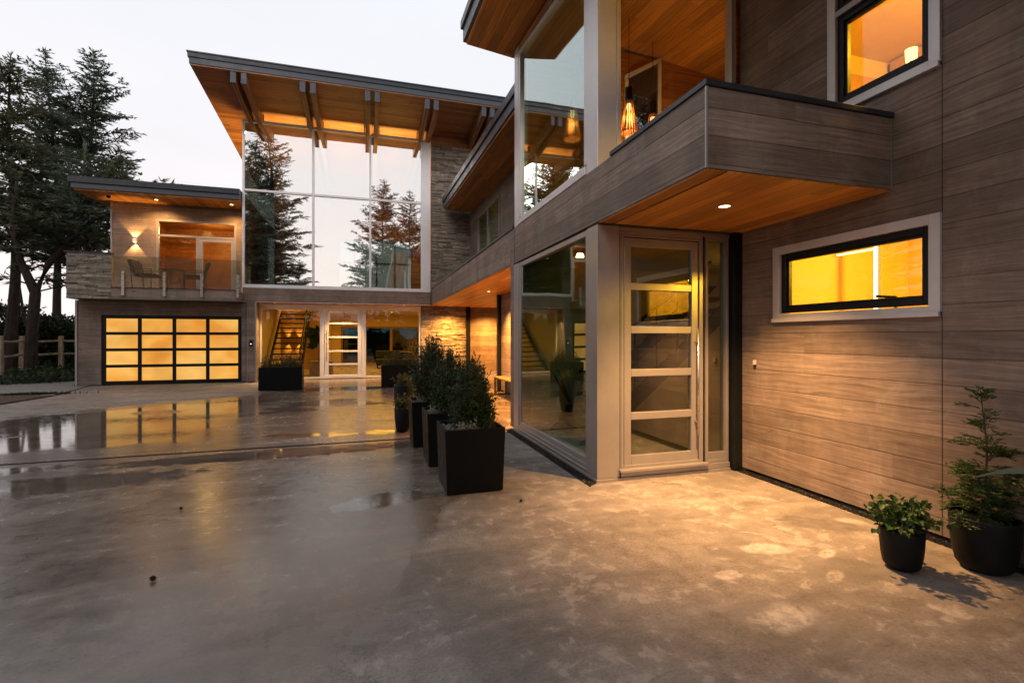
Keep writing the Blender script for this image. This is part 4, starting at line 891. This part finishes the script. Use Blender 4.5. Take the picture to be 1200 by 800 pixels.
# hedges
hm = MB(); rd = random.Random(8)
for _ in range(26000):
    x = rd.uniform(-24, -9.2); face = rd.random()
    zt = 2.35+.3*math.sin(x*1.1)+.18*math.sin(x*3.7)
    z = rd.uniform(0, 1)**.8*zt; y = 25.4+.35*math.sin(x*2+z*2)+(rd.random()**2)*1.6 if face < .75 else rd.uniform(25.4, 28)
    if face >= .75: z = zt+rd.gauss(0, .1)
    kite(hm, Vector((x, y, z)), (rv(rd)+Vector((0, -.6, .5))).normalized(), rv(rd).normalized(), rd.uniform(.12, .26), .09)
o = obj('hedge', hm, M['needle3'], loc=(-15, 26, 0)); tag(o, 'tall dark hedge behind the rail fence', 'hedge')
core = MB(); core.box(-24, -9.2, 26.6, 27.6, 0, 2.1); obj('hedge_core', core, M['needle3'], o)
hm = MB()
for _ in range(9000):
    x = rd.uniform(-7, 8); zt = 1.55+.35*math.sin(x*1.7)+.25*math.sin(x*4.1)+.1*math.sin(x*11)
    z = rd.random()*zt; y = 33+rd.random()*1.2
    kite(hm, Vector((x, y, z)), (rv(rd)+Vector((0, -.5, .6))).normalized(), rv(rd).normalized(), rd.uniform(.2, .4), .15)
o = obj('hedge', hm, M['needle3'], loc=(0, 33, 0)); tag(o, 'uneven hedge behind the house seen through its ground floor', 'hedge')
core = MB(); core.box(-7, 8, 34, 34.6, 0, 1.3); obj('hedge_core', core, M['needle3'], o)
hm = MB()
for _ in range(9000):
    x = rd.uniform(-22, 14); zt = 3.6+.7*math.sin(x*.9)+.5*math.sin(x*2.3)+.3*math.sin(x*6)
    z = rd.random()*zt; y = -12-rd.random()*1.6
    kite(hm, Vector((x, y, z)), (rv(rd)+Vector((0, .5, .6))).normalized(), rv(rd).normalized(), rd.uniform(.3, .6), .22)
o = obj('hedge', hm, M['needle3'], loc=(-4, -12, 0)); tag(o, 'rough hedge added behind the camera, blocks horizon sky mirrored low in the glass', 'hedge')  # added behind the camera to keep horizon sky out of the reflections
core = MB(); core.box(-22, 14, -13.4, -12.8, 0, 3.0); obj('hedge_core', core, M['needle3'], o)
gc = MB()
for _ in range(15000):
    x = rd.uniform(-20, -8.6); y = rd.uniform(15.8 if x < -12.3 else 17.4+(x+12.3)*.45, 25.5)
    if x > -9.15 and y < 19.3: continue
    z = abs(rd.gauss(0, .13))*(1+.5*math.sin(x*3)*math.sin(y*2))
    kite(gc, Vector((x, y, z-.02)), (rv(rd)+Vector((0, 0, .9))).normalized(), rv(rd).normalized(), rd.uniform(.1, .22), .07)
for _ in range(500):
    x = rd.gauss(-8.0, .35); y = 15.05+rd.gauss(0, .05)
    kite(gc, Vector((x, y, 0)), (rv(rd)*.6+Vector((0, 0, 1))).normalized(), rv(rd).normalized(), .09, .03)
o = obj('ground_cover', gc, M['grass'], loc=(-13, 20, 0)); tag(o, 'low green ground cover along the path', 'ground cover', kind='stuff')

# rail fence
e = empty('rail_fence', (-12, 20, 0)); tag(e, 'two rail split wood fence in front of the hedge', 'fence')
fp = [(-12.05, 17.6+3.0, 1.56), (-13.4, 24.2, 1.4)]
P0 = Vector((-14.6, 17.5, 0)); 
posts = [Vector((-11.95, 20.6, 0)), Vector((-10.95, 23.0, 0)), Vector((-9.75, 23.2, 0)), Vector((-8.2, 23.5, 0))]
posts = [Vector((-14.5, 17.0, 0)), Vector((-11.85, 20.6, 0)), Vector((-12.9, 23.6, 0)), Vector((-11.9, 24.1, 0)), Vector((-9.2, 24.6, 0))]
posts = posts[1:]
for p in posts:
    q = MB(); q.hexa([(p.x-.08, p.y-.07, 0), (p.x+.08, p.y-.08, 0), (p.x+.07, p.y+.08, 0), (p.x-.08, p.y+.08, 0), (p.x-.07, p.y-.07, 1.5), (p.x+.07, p.y-.06, 1.46), (p.x+.06, p.y+.06, 1.5), (p.x-.07, p.y+.07, 1.48)])
    obj('post', q, M['fence'], e, bevel=.012)
for a, b in zip(posts, posts[1:]):
    for z in (1.3, .78):
        q = MB(); mid_ = (a+b)/2; q.tube([a+Vector((0, 0, z)), mid_+Vector((0, 0, z-.03)), b+Vector((0, 0, z+.01))], [.045, .055, .045], 6); obj('rail', q, M['fence'], e)

# ------------------------------------------------------------------ planters and shrubs
def boxplanter(x0, y0, w_, d_, h_, label, group, taper=.02):
    e = empty('planter_box', (x0+w_/2, y0+d_/2, 0)); tag(e, label, 'planter', group)
    q = MB(); t_ = taper; k = .025
    o8 = lambda z, i: [(x0+i, y0+i, z), (x0+w_-i, y0+i, z), (x0+w_-i, y0+d_-i, z), (x0+i, y0+d_-i, z)]
    B = o8(.012, t_); T_ = o8(h_, 0); I = o8(h_, k); J = o8(h_-.06, k+.002)
    q.add(B+T_+I+J, [(3, 2, 1, 0)]+[(i, (i+1) % 4, 4+(i+1) % 4, 4+i) for i in range(4)]+[(4+i, 4+(i+1) % 4, 8+(i+1) % 4, 8+i) for i in range(4)]+[(8+i, 8+(i+1) % 4, 12+(i+1) % 4, 12+i) for i in range(4)])
    obj('body', q, M['planter'], e, bevel=.004)
    q = MB(); n = 14; rr = random.Random(int(x0*100))
    gx = [[(x0+k+(w_-2*k)*i/n, y0+k+(d_-2*k)*j/n, h_-.055+rr.uniform(-.012, .02)) for i in range(n+1)] for j in range(n+1)]
    vs = [p for r_ in gx for p in r_]; q.add(vs, [(j*(n+1)+i, j*(n+1)+i+1, (j+1)*(n+1)+i+1, (j+1)*(n+1)+i) for j in range(n) for i in range(n)])
    obj('soil', q, M['soil'], e, smooth=True)
    q = MB()
    for _ in range(int(220*w_/.56)):
        px_, py_ = x0+rr.uniform(.04, w_-.04), y0+rr.uniform(.04, d_-.04); s_ = rr.uniform(.006, .014); z_ = h_-.035
        q.add([(px_-s_, py_-s_, z_), (px_+s_, py_-s_*.7, z_), (px_+s_*.8, py_+s_, z_), (px_-s_, py_+s_*.8, z_), (px_, py_, z_+s_*1.2)], [(0, 1, 4), (1, 2, 4), (2, 3, 4), (3, 0, 4)])
    p_ = obj('pebbles', q, M['path'], e); p_['kind'] = 'stuff'
    return e
def yew(seed, base, Hh, Rr, label, group=None, n=150):
    rd = random.Random(seed); e = empty('yew_shrub', base); tag(e, label, 'shrub', group)
    st = MB(); lf = MB(); B = Vector(base)
    for k in range(n):
        a = rd.uniform(0, 6.283); sp = rd.random()**.7
        hf = rd.uniform(.22, 1.0); hgt = Hh*hf; rr_ = Rr*sp*rd.uniform(.8, 1.12)*math.sqrt(max(.06, 1-((hf-.48)/.6)**2))*1.05
        tip = B+Vector((math.cos(a)*rr_, math.sin(a)*rr_, hgt)); s0 = B+Vector((math.cos(a)*.03, math.sin(a)*.03, 0)); mid_ = s0.lerp(tip, .5)+Vector((math.cos(a)*rr_*.35, math.sin(a)*rr_*.35, -.03))
        pts = [s0, s0.lerp(mid_, .5), mid_, mid_.lerp(tip, .5)+Vector((0, 0, .01)), tip]
        st.tube(pts, [.007, .006, .005, .003, .0015], 4, False)
        for sidx in range(7):
            s = .25+.75*(sidx+rd.random())/7.5; i = min(3, int(s*4)); p = pts[i].lerp(pts[i+1], s*4-i); d = (pts[i+1]-pts[i]).normalized()
            d = (d*.8+rv(rd)*.55+Vector((math.cos(a)*.3, math.sin(a)*.3, .15))).normalized() if sidx < 6 else d
            L = rd.uniform(.07, .15)
            st.tube([p, p+d*L], [.0025, .001], 3, False)
            for q in range(15):
                pp = p+d*L*(q/14.); dd = (d*.6+rv(rd)*.8).normalized()
                kite(lf, pp, dd, rv(rd).normalized(), rd.uniform(.026, .042), .0115)
    obj('stems', st, M['twig'], e); obj('foliage', lf, M['yew'], e); return e
PG = 'square black planters in a row by the entry bay'; YG = 'yew shrubs in the square planters'
boxplanter(.68, 4.38, .57, .57, .60, 'square black planter nearest the camera', PG)
boxplanter(.64, 5.40, .57, .57, .60, 'square black planter in the middle of the row of three', PG)
boxplanter(.56, 6.42, .57, .57, .60, 'square black planter furthest back in the row of three', PG)
yew(1, (.99, 4.70, .55), .64, .20, 'dark yew shrub in the nearest square planter', YG, 170)
yew(2, (.93, 5.70, .55), .72, .22, 'dark yew shrub in the middle square planter', YG, 170)
yew(3, (.84, 6.72, .55), .90, .23, 'dark yew shrub in the furthest square planter with spiky top', YG, 150)
def tuft(name, base, seed, n, r, h, mat, label, cat='plant', group=None, L=.035, W=.016):
    rd = random.Random(seed); e = empty(name, base); tag(e, label, cat, group); B = Vector(base); st = MB(); lf = MB()
    for _ in range(n):
        a = rd.uniform(0, 6.283); d = Vector((math.cos(a)*rd.uniform(.1, 1), math.sin(a)*rd.uniform(.1, 1), rd.uniform(.4, 1.2))); Lh = h*rd.uniform(.4, 1.)
        o0 = B+Vector((rd.uniform(-r, r)*.5, rd.uniform(-r, r)*.5, 0)); tip = o0+Vector((d.x*r*.8, d.y*r*.8, d.z*Lh))
        st.tube([o0, tip], [.003, .0012], 3, False)
        for k in range(8):
            p = o0.lerp(tip, .2+.8*k/7); kite(lf, p, (rv(rd)+d*.4+Vector((0, 0, .3))).normalized(), rv(rd).normalized(), L*rd.uniform(.7, 1.4), W*rd.uniform(.7, 1.4))
    obj('stems', st, M['twig'], e); obj('leaves', lf, M[mat], e); return e
tuft('silver_plant', (.92, 4.52, .55), 3, 34, .12, .12, 'silver', 'silvery low plant at the front of the nearest square planter', L=.03, W=.02)
tuft('silver_plant', (.75, 5.62, .55), 6, 20, .09, .10, 'silver', 'silvery low plant in the middle square planter', L=.03, W=.02)
tuft('silver_plant', (.70, 6.55, .55), 9, 20, .09, .10, 'silver', 'silvery low plant in the furthest square planter', L=.03, W=.02)
tuft('leafy_plant', (1.14, 4.56, .55), 4, 14, .10, .18, 'herb', 'green leafy seedling at the right of the nearest square planter', L=.04, W=.025)
def roundpot(x, y, rt, rb, h, label, group, mat='pot'):
    e = empty('plant_pot', (x, y, 0)); tag(e, label, 'pot', group)
    q = MB(); q.lathe([(.001, .004), (rb*.8, .004), (rb*.96, .015), (rb+.3*(rt-rb), h*.12), (rb+.62*(rt-rb), h*.33), (rb+.86*(rt-rb), h*.6), (rt, h*.97), (rt-.003, h), (rt-.012, h), (rt-.016, h-.03), (rt-.018, h-.05)], x, y, 48)
    obj('body', q, M[mat], e, smooth=True)
    q = MB(); q.lathe([(rt-.016, h-.045), (.001, h-.035)], x, y, 32); obj('soil', q, M['soil'], e); return e
SG = 'small round pots beside the planter row'
roundpot(.53, 7.62, .13, .09, .36, 'small round pot at the foot of the furthest square planter', SG)
tuft('herb_plant', (.53, 7.62, .33), 13, 60, .13, .24, 'herb', 'bushy green herb in the small pot at the end of the planter row', L=.05, W=.022)
roundpot(.62, 8.7, .17, .12, .62, 'taller round pot behind the row of square planters', SG)
tuft('herb_plant', (.62, 8.7, .58), 15, 70, .18, .24, 'herb', 'bushy green herb in the taller round pot', L=.05, W=.022)
LG = 'long black planters in front of the ground floor glass'
def longpl(x0, y0, w_, lab, plab, seed):
    boxplanter(x0, y0, w_, .42, .63, lab, LG, 0.)
    tuft('planter_greenery', (x0+w_/2, y0+.21, .58), seed, 4, .1, .1, 'herb', plab, 'plants')
    rd = random.Random(seed); lf = MB(); st = MB()
    for k in range(150):
        o0 = Vector((x0+rd.uniform(.06, w_-.06), y0+rd.uniform(.06, .36), .57)); hh = rd.uniform(.06, .34)*(1+.4*math.sin((o0.x-x0)/w_*3.1))
        tip = o0+Vector((rd.gauss(0, .08), rd.gauss(0, .06), hh)); st.tube([o0, tip], [.005, .002], 3, False)
        for j in range(9): kite(lf, o0.lerp(tip, .15+.85*j/8), (rv(rd)+Vector((0, 0, .5))).normalized(), rv(rd).normalized(), rd.uniform(.04, .08), .025)
    e = bpy.data.objects[[o.name for o in bpy.data.objects if o.get('label') == plab][0]]
    obj('shoots', lf, M['herb'], e); obj('shoot_stems', st, M['twig'], e)
longpl(-2.80, 14.42, 1.09, 'long black planter in front of the open stair', 'wispy green plants in the planter before the open stair', 31)
longpl(.40, 14.5, 1.09, 'long black planter right of the far glazed door', 'wispy green plants in the planter right of the far door', 37)

# pots by the right wall
roundpot(3.22, 2.21, .118, .088, .25, 'smaller black pot by the board wall', 'black pots by the board wall')
roundpot(3.70, 2.05, .172, .125, .335, 'larger black pot by the board wall', 'black pots by the board wall')
def broadleaf(base, seed, n, label):
    rd = random.Random(seed); e = empty('leafy_shrub', base); tag(e, label, 'plant'); B = Vector(base); st = MB(); lf = MB()
    for _ in range(n):
        a = rd.uniform(0, 6.283); rr_ = rd.uniform(.02, .235); hgt = rd.uniform(.02, .20)*(1.15-rr_*2.4)
        tip = B+Vector((math.cos(a)*rr_, math.sin(a)*rr_, hgt+.02)); o0 = B+Vector((math.cos(a)*.05, math.sin(a)*.05, -.02))
        mid_ = o0.lerp(tip, .5)+Vector((0, 0, .06)); pts = [o0, mid_, tip]; st.tube(pts, [.003, .0022, .001], 4, False)
        for k in range(8):
            s = .3+.7*k/7; p = pts[0].lerp(pts[1], s*2) if s < .5 else pts[1].lerp(pts[2], s*2-1)
            d = (Vector((math.cos(a), math.sin(a), 0))*.5+rv(rd)*.8).normalized(); nrm = (Vector((0, 0, 1))+rv(rd)*.55).normalized(); sd = d.cross(nrm)
            if sd.length < .1: continue
            sd.normalize(); nrm = sd.cross(d); L = rd.uniform(.028, .046); W = L*.4
            b_ = p+d*.008
            # folded, rounded leaf: midrib lower than the margins
            lf.add([b_, b_+d*L*.28+sd*W*.85+nrm*.004, b_+d*L*.62+sd*W*.9+nrm*.005, b_+d*L*.9+sd*W*.4+nrm*.002, b_+d*L-nrm*.003, b_+d*L*.9-sd*W*.4+nrm*.002, b_+d*L*.62-sd*W*.9+nrm*.005, b_+d*L*.28-sd*W*.85+nrm*.004, b_+d*L*.3, b_+d*L*.65],
                   [(0, 8, 1), (1, 8, 9, 2), (2, 9, 3), (3, 9, 4), (0, 7, 8), (7, 6, 9, 8), (6, 5, 9), (5, 4, 9)])
    obj('stems', st, M['twig'], e); obj('leaves', lf, M['salal'], e, smooth=True); return e
broadleaf((3.22, 2.21, .235), 5, 80, 'round leaved glossy green plant spilling over the smaller black pot')
def sapling(base, seed, label):
    rd = random.Random(seed); e = empty('cedar_sapling', base); tag(e, label, 'plant'); B = Vector(base); st = MB(); lf = MB()
    Ht = .82
    ax = lambda t: B+Vector((.035*math.sin(t*5), .025*math.cos(t*4)+.02*t, Ht*t))
    st.tube([ax(k/10) for k in range(11)], [.009*(1-.85*k/10)+.001 for k in range(11)], 6)
    def frond(p, d, L, dep):
        n = max(3, int(L/.016)); u, w_ = frame_of(d); sd = u
        pts = [p+d*L*k/n+Vector((0, 0, -.25*L*(k/n)**2+.04*L)) for k in range(n+1)]
        st.tube(pts, [max(.0006, .0022*(1-k/n)*(.3+L*3)) for k in range(n+1)], 3, False)
        for k in range(1, n+1):
            for sg in (-1, 1):
                dd = (sd*sg*.75+d*.75+rv(rd)*.18).normalized()
                if dep > 0 and L > .08 and k % 2 == 0:
                    frond(pts[k], dd, L*.42*(1-.55*k/n)+.015, dep-1)
                else: kite(lf, pts[k], dd, (w_+rv(rd)*.5).normalized(), rd.uniform(.022, .036), .0105)
        kite(lf, pts[-1], d, w_, .02, .005)
    for k in range(72):
        t = (k/72)**1.1; lo = t < .40
        if not lo and rd.random() < .12: continue
        a = k*2.4+rd.uniform(-1, 1); L = (.19*(1-t*.8)+.05)*rd.uniform(.6, 1.15) if lo else (.17*(1-t)+.05)*rd.uniform(.35, 1.5)
        d = Vector((math.cos(a), math.sin(a), rd.uniform(.1, 1.5) if not lo else rd.uniform(.05, .7))).normalized()
        frond(ax(max(.02, t)), d, L, 2)
    for k in range(8):
        a = rd.uniform(0, 6.28); frond(ax(.93), Vector((math.cos(a), math.sin(a), 1.)).normalized(), .09, 0)
    obj('stem', st, M['twig'], e); obj('fronds', lf, M['cedarleaf'], e); return e
sapling((3.70, 2.05, .31), 9, 'young cedar with airy top in the larger black pot')
# strap leaved plant just outside the frame
def strapleaf():
    e = empty('strap_leaf_plant', (3.75, 1.32, 0)); tag(e, 'pot plant with long grey green strap leaves reaching in from the right edge', 'plant')
    A = Vector((3.75, 1.32, .42)); lf = MB(); rd = random.Random(4)
    def leaf(tip, lift, W):
        tip = Vector(tip); n = 14; prev = None
        for k in range(n+1):
            s = k/n; p = A.lerp(tip, s)+Vector((0, 0, lift*math.sin(s*math.pi)*.6+lift*.3*s*(1-s)*4))
            d = (tip-A).normalized(); sd = (d.cross(Vector((0, 0, 1))).normalized()*.6+Vector((0, 0, .8))).normalized(); w_ = W*math.sin(math.pi*min(1, .1+.9*s)**.8)+.001
            a_, m_, b_ = p+sd*w_, p-Vector((0, 0, w_*.25)), p-sd*w_
            if prev: lf.add([*prev, a_, m_, b_], [(0, 1, 4, 3), (1, 2, 5, 4)])
            prev = (a_, m_, b_)
    leaf((3.24, 1.86, .66), .2, .03); leaf((3.60, 1.72, .95), .1, .012)
    for k in range(10):
        a = rd.uniform(-3.1, 1.2)-.6; leaf(A+Vector((math.cos(a)*.45, math.sin(a)*.45, rd.uniform(.1, .5))), rd.uniform(.1, .3), .018)
    obj('leaves', lf, M['strap'], e, smooth=True)
    roundpot(3.75, 1.32, .2, .15, .42, 'black pot of the strap leaved plant at the right edge', 'black pots by the board wall')
strapleaf()
# snake plant in a tall pot inside the bay
roundpot(2.98, 6.75, .11, .07, .42, 'slim black pot standing inside the entry bay', 'indoor pots')
e = empty('house_plant', (2.98, 6.75, .4)); tag(e, 'sparse long stemmed house plant inside the entry bay', 'plant')
q = MB(); rd = random.Random(2)
for k in range(9):
    a = rd.uniform(0, 6.28); d = Vector((math.cos(a)*.6, math.sin(a)*.3, 1)).normalized(); B = Vector((2.98, 6.75, .38)); kite(q, B, d, Vector((math.sin(a), -math.cos(a), .2)), rd.uniform(.5, .95), .05)
obj('leaves', q, M['palm'], e)
# indoor palm and low sideboard behind the far glass
e = empty('indoor_palm', (-1.55, 19.6, 0)); tag(e, 'broad leaved indoor plant beside the open stair', 'plant')
q = MB(); q.tube([(-1.7, 19.45, .56), (-1.68, 19.42, 1.1), (-1.75, 19.4, 1.6)], [.05, .04, .03], 6); obj('stem', q, M['bark'], e)
q = MB()
for k in range(34):
    a = rd.uniform(0, 6.28); d = Vector((math.cos(a), math.sin(a)*.7, rd.uniform(-.5, .9))).normalized(); kite(q, Vector((-1.75, 19.4, rd.uniform(1.1, 1.75))), d, Vector((rd.uniform(-.4, .4), -.8, .5)), rd.uniform(.35, .6), .26)
obj('leaves', q, M['palm'], e)
e = empty('sideboard', (-1.6, 19.6, 0)); tag(e, 'low oak box bench under the indoor plant', 'bench'); q = MB(); q.box(-2.05, -1.25, 19.35, 19.9, .02, .5); obj('cabinet', q, M['oak'], e, bevel=.01); q = MB(); q.box(-2.07, -1.23, 19.33, 19.92, .505, .55); obj('top', q, M['oak'], e)
e = empty('sofa', (1.1, 23.3, 0)); tag(e, 'dark sofa in the lit ground floor room', 'sofa')
q = MB(); q.box(.4, 2.1, 22.9, 23.8, .15, .45); obj('seat', q, M['fabric'], e, bevel=.05); q = MB(); q.box(.4, 2.1, 23.6, 23.85, .46, .82); obj('backrest', q, M['fabric'], e, bevel=.05); q = MB()
for x in (.45, 2.0):
    for y in (22.95, 23.7): q.box(x, x+.05, y, y+.05, .02, .15)
obj('legs', q, M['black'], e)
e = empty('dining_table', (2.3, 20.6, 0)); tag(e, 'dark table near the right end of the ground floor window', 'table')
q = MB(); q.box(1.3, 2.6, 20.2, 20.9, .78, .84); obj('tabletop', q, M['black'], e)
for x, y in ((1.35, 20.25), (2.5, 20.25), (1.35, 20.8), (2.5, 20.8)): q = MB(); q.box(x, x+.06, y, y+.06, .02, .78); obj('leg', q, M['black'], e)
tuft('table_plant', (2.0, 20.5, .84), 41, 20, .2, .4, 'palm', 'wispy plant on the dark table', L=.1, W=.04)
# bench on the walkway
e = empty('bench', (3.26, 11.2, 0)); tag(e, 'slim bench with dark metal legs against the board wall', 'bench')
q = MB()
for k in range(4): q.box(3.10+.082*k, 3.175+.082*k, 10.35, 12.0, .42, .455)
obj('seat', q, M['oak'], e, bevel=.003)
for y in (10.42, 11.9):
    q = MB()
    q.box(3.10, 3.135, y-.018, y+.018, .0, .418); q.box(3.385, 3.42, y-.018, y+.018, .0, .418); q.box(3.135, 3.385, y-.018, y+.018, .385, .418); q.box(3.135, 3.385, y-.018, y+.018, 0, .03); obj('leg_frame', q, M['black'], e)
q = MB(); q.box(3.10, 3.13, 10.438, 11.882, .0, .03); q.box(3.39, 3.42, 10.438, 11.882, .0, .03); obj('stretcher', q, M['black'], e)
# balcony furniture
def chair(x, y, rz, label):
    e = empty('balcony_chair', (x, y, 2.862), rz); tag(e, label, 'chair', 'dark chairs on the balcony')
    q = MB(); q.box(-.26, .26, -.25, .27, .40, .50); obj('seat', q, M['fabric'], e, local=True, bevel=.03)
    q = MB(); q.hexa([(-.25, .2, .48), (.25, .2, .48), (.25, .3, .48), (-.25, .3, .48), (-.25, .36, .92), (.25, .36, .92), (.25, .46, .90), (-.25, .46, .90)]); obj('backrest', q, M['fabric'], e, local=True, bevel=.03)
    for sx in (-1, 1):
        q = MB(); q.tube([(sx*.29, -.24, 0), (sx*.29, -.24, .62), (sx*.29, .32, .62)], .014, 6); q.tube([(sx*.29, .26, 0), (sx*.29, .34, .88)], .014, 6); obj('arm_frame', q, M['black'], e, local=True)
chair(-6.35, 17.2, R(82), 'dark cushioned chair at the left of the balcony table')
chair(-5.15, 17.2, R(-70), 'dark cushioned chair at the right of the balcony table')
e = empty('balcony_table', (-5.75, 17.3, 2.862)); tag(e, 'small round dark table between the balcony chairs', 'table')
q = MB(); q.lathe([(.001, 3.5), (.34, 3.5), (.34, 3.53), (.001, 3.53)], -5.75, 17.3, 24); obj('tabletop', q, M['black'], e)
for k in range(3): q = MB(); a = k*2.1; q.tube([(-5.75+.3*math.cos(a), 17.3+.3*math.sin(a), 2.864), (-5.75+.1*math.cos(a), 17.3+.1*math.sin(a), 3.5)], .014, 6); obj('leg', q, M['black'], e)
# debris on the drive
for i, (x, y, lab) in enumerate([(-1.22, 3.37, 'small dark fallen cone on the wet concrete at the left'), (1.3, 4.06, 'tiny dark fallen cone scale right of the nearest planter'), (-1.5, 4.7, 'tiny dark twig bit on the wet concrete before the garage reflection')]):
    rd = random.Random(i+70); q = MB(); s_ = .012 if i == 0 else .009
    q.lathe([(.001, s_*.12), (s_*.62, s_*.3), (s_*.8, s_*.8), (s_*.6, s_*1.4), (.001, s_*1.7)], x, y, 12)
    for ring in range(9):
        for k in range(7):
            a = k*.9+ring*.45; u_ = ring/8.; rr_ = s_*math.sin(math.pi*(.08+.86*u_)); c_ = Vector((x+(u_-.5)*s_*2.4, y+rr_*math.cos(a), s_*.95+rr_*math.sin(a)))
            d_ = Vector((.7, math.cos(a), math.sin(a))).normalized(); kite(q, c_-d_*s_*.3, d_, rv(rd).normalized() if ring % 3 == 0 else Vector((-math.sin(a)*.2, -math.sin(a), math.cos(a))), s_*.8, s_*.75)
    zmin = min(v[2] for v in q.v); q.v = [(a, b, c-zmin+.001) for a, b, c in q.v]
    o = obj('fallen_cone', q, M['mulch'], loc=(x, y, 0)); tag(o, lab, 'fallen cone')

# ------------------------------------------------------------------ sky, sun, camera
world = bpy.data.worlds.new('World'); scene.world = world; world.use_nodes = True
nt = world.node_tree; bg = nt.nodes['Background']
sky = nt.nodes.new('ShaderNodeTexSky'); sky.sky_type = 'NISHITA'; sky.sun_disc = False; sky.sun_elevation = R(7); sky.sun_rotation = R(205); sky.dust_density = 2.5
tc = nt.nodes.new('ShaderNodeTexCoord'); sp = nt.nodes.new('ShaderNodeSeparateXYZ'); nt.links.new(tc.outputs['Generated'], sp.inputs[0])
rp = nt.nodes.new('ShaderNodeValToRGB'); nt.links.new(sp.outputs[2], rp.inputs[0]); el = rp.color_ramp.elements
el[0].position = 0.0; el[0].color = (1.08, .90, .86, 1); el[1].position = 1; el[1].color = (.70, .76, .84, 1)
for pz, c_ in ((.12, (.97, .87, .865)), (.35, (.84, .825, .86)), (.6, (.80, .82, .87))):
    e_ = el.new(pz); e_.color = (*c_, 1)
ns = nt.nodes.new('ShaderNodeTexNoise'); ns.inputs['Scale'].default_value = 2.2; ns.inputs['Detail'].default_value = 4
mp = nt.nodes.new('ShaderNodeMapping'); mp.inputs['Scale'].default_value = (1, 1, 3); nt.links.new(tc.outputs['Generated'], mp.inputs[0]); nt.links.new(mp.outputs[0], ns.inputs['Vector'])
cm = nt.nodes.new('ShaderNodeMapRange'); nt.links.new(ns.outputs['Fac'], cm.inputs[0]); cm.inputs[1].default_value = .3; cm.inputs[2].default_value = .7; cm.inputs[3].default_value = .96; cm.inputs[4].default_value = 1.03
ml = nt.nodes.new('ShaderNodeMix'); ml.data_type = 'RGBA'; ml.blend_type = 'MULTIPLY'; ml.inputs[0].default_value = 1; nt.links.new(rp.outputs[0], ml.inputs[6]); nt.links.new(cm.outputs[0], ml.inputs[7])
sc10 = nt.nodes.new('ShaderNodeVectorMath'); sc10.operation = 'SCALE'; sc10.inputs['Scale'].default_value = 10.; nt.links.new(ml.outputs[2], sc10.inputs[0])
mx = nt.nodes.new('ShaderNodeMix'); mx.data_type = 'RGBA'; mx.inputs[0].default_value = .93
nt.links.new(sky.outputs[0], mx.inputs[6]); nt.links.new(sc10.outputs[0], mx.inputs[7]); nt.links.new(mx.outputs[2], bg.inputs[0]); bg.inputs[1].default_value = .116
sd = bpy.data.lights.new('sun', 'SUN'); sd.energy = 1.0; sd.angle = R(25); sd.color = (1, .86, .80)
so = bpy.data.objects.new('sun', sd); col.objects.link(so); so.location = (-20, -10, 20)
az, elv = R(205), R(24)
so.rotation_euler = Vector((-math.sin(az)*math.cos(elv), -math.cos(az)*math.cos(elv), -math.sin(elv))).to_track_quat('-Z', 'Y').to_euler()

cam = bpy.data.cameras.new('camera'); co = bpy.data.objects.new('camera', cam); col.objects.link(co); scene.camera = co
cam.sensor_width = 36; cam.lens = 567/1200*36; cam.clip_end = 1000; cam.clip_start = .05; cam.shift_y = -5/1200
co.location = (0, 0, 1.45); co.rotation_euler = (R(90), 0, -math.atan(170/567.))

vs = scene.view_settings; vs.view_transform = 'Standard'; vs.look = 'None'; vs.exposure = .06; vs.gamma = 1
scene.render.engine = 'CYCLES'; cy = scene.cycles
cy.use_denoising = True; cy.max_bounces = 8; cy.diffuse_bounces = 4; cy.glossy_bounces = 4; cy.transparent_max_bounces = 16; cy.transmission_bounces = 4
cy.sample_clamp_indirect = 4; cy.blur_glossy = .5; cy.caustics_reflective = False; cy.caustics_refractive = False; cy.use_light_tree = True
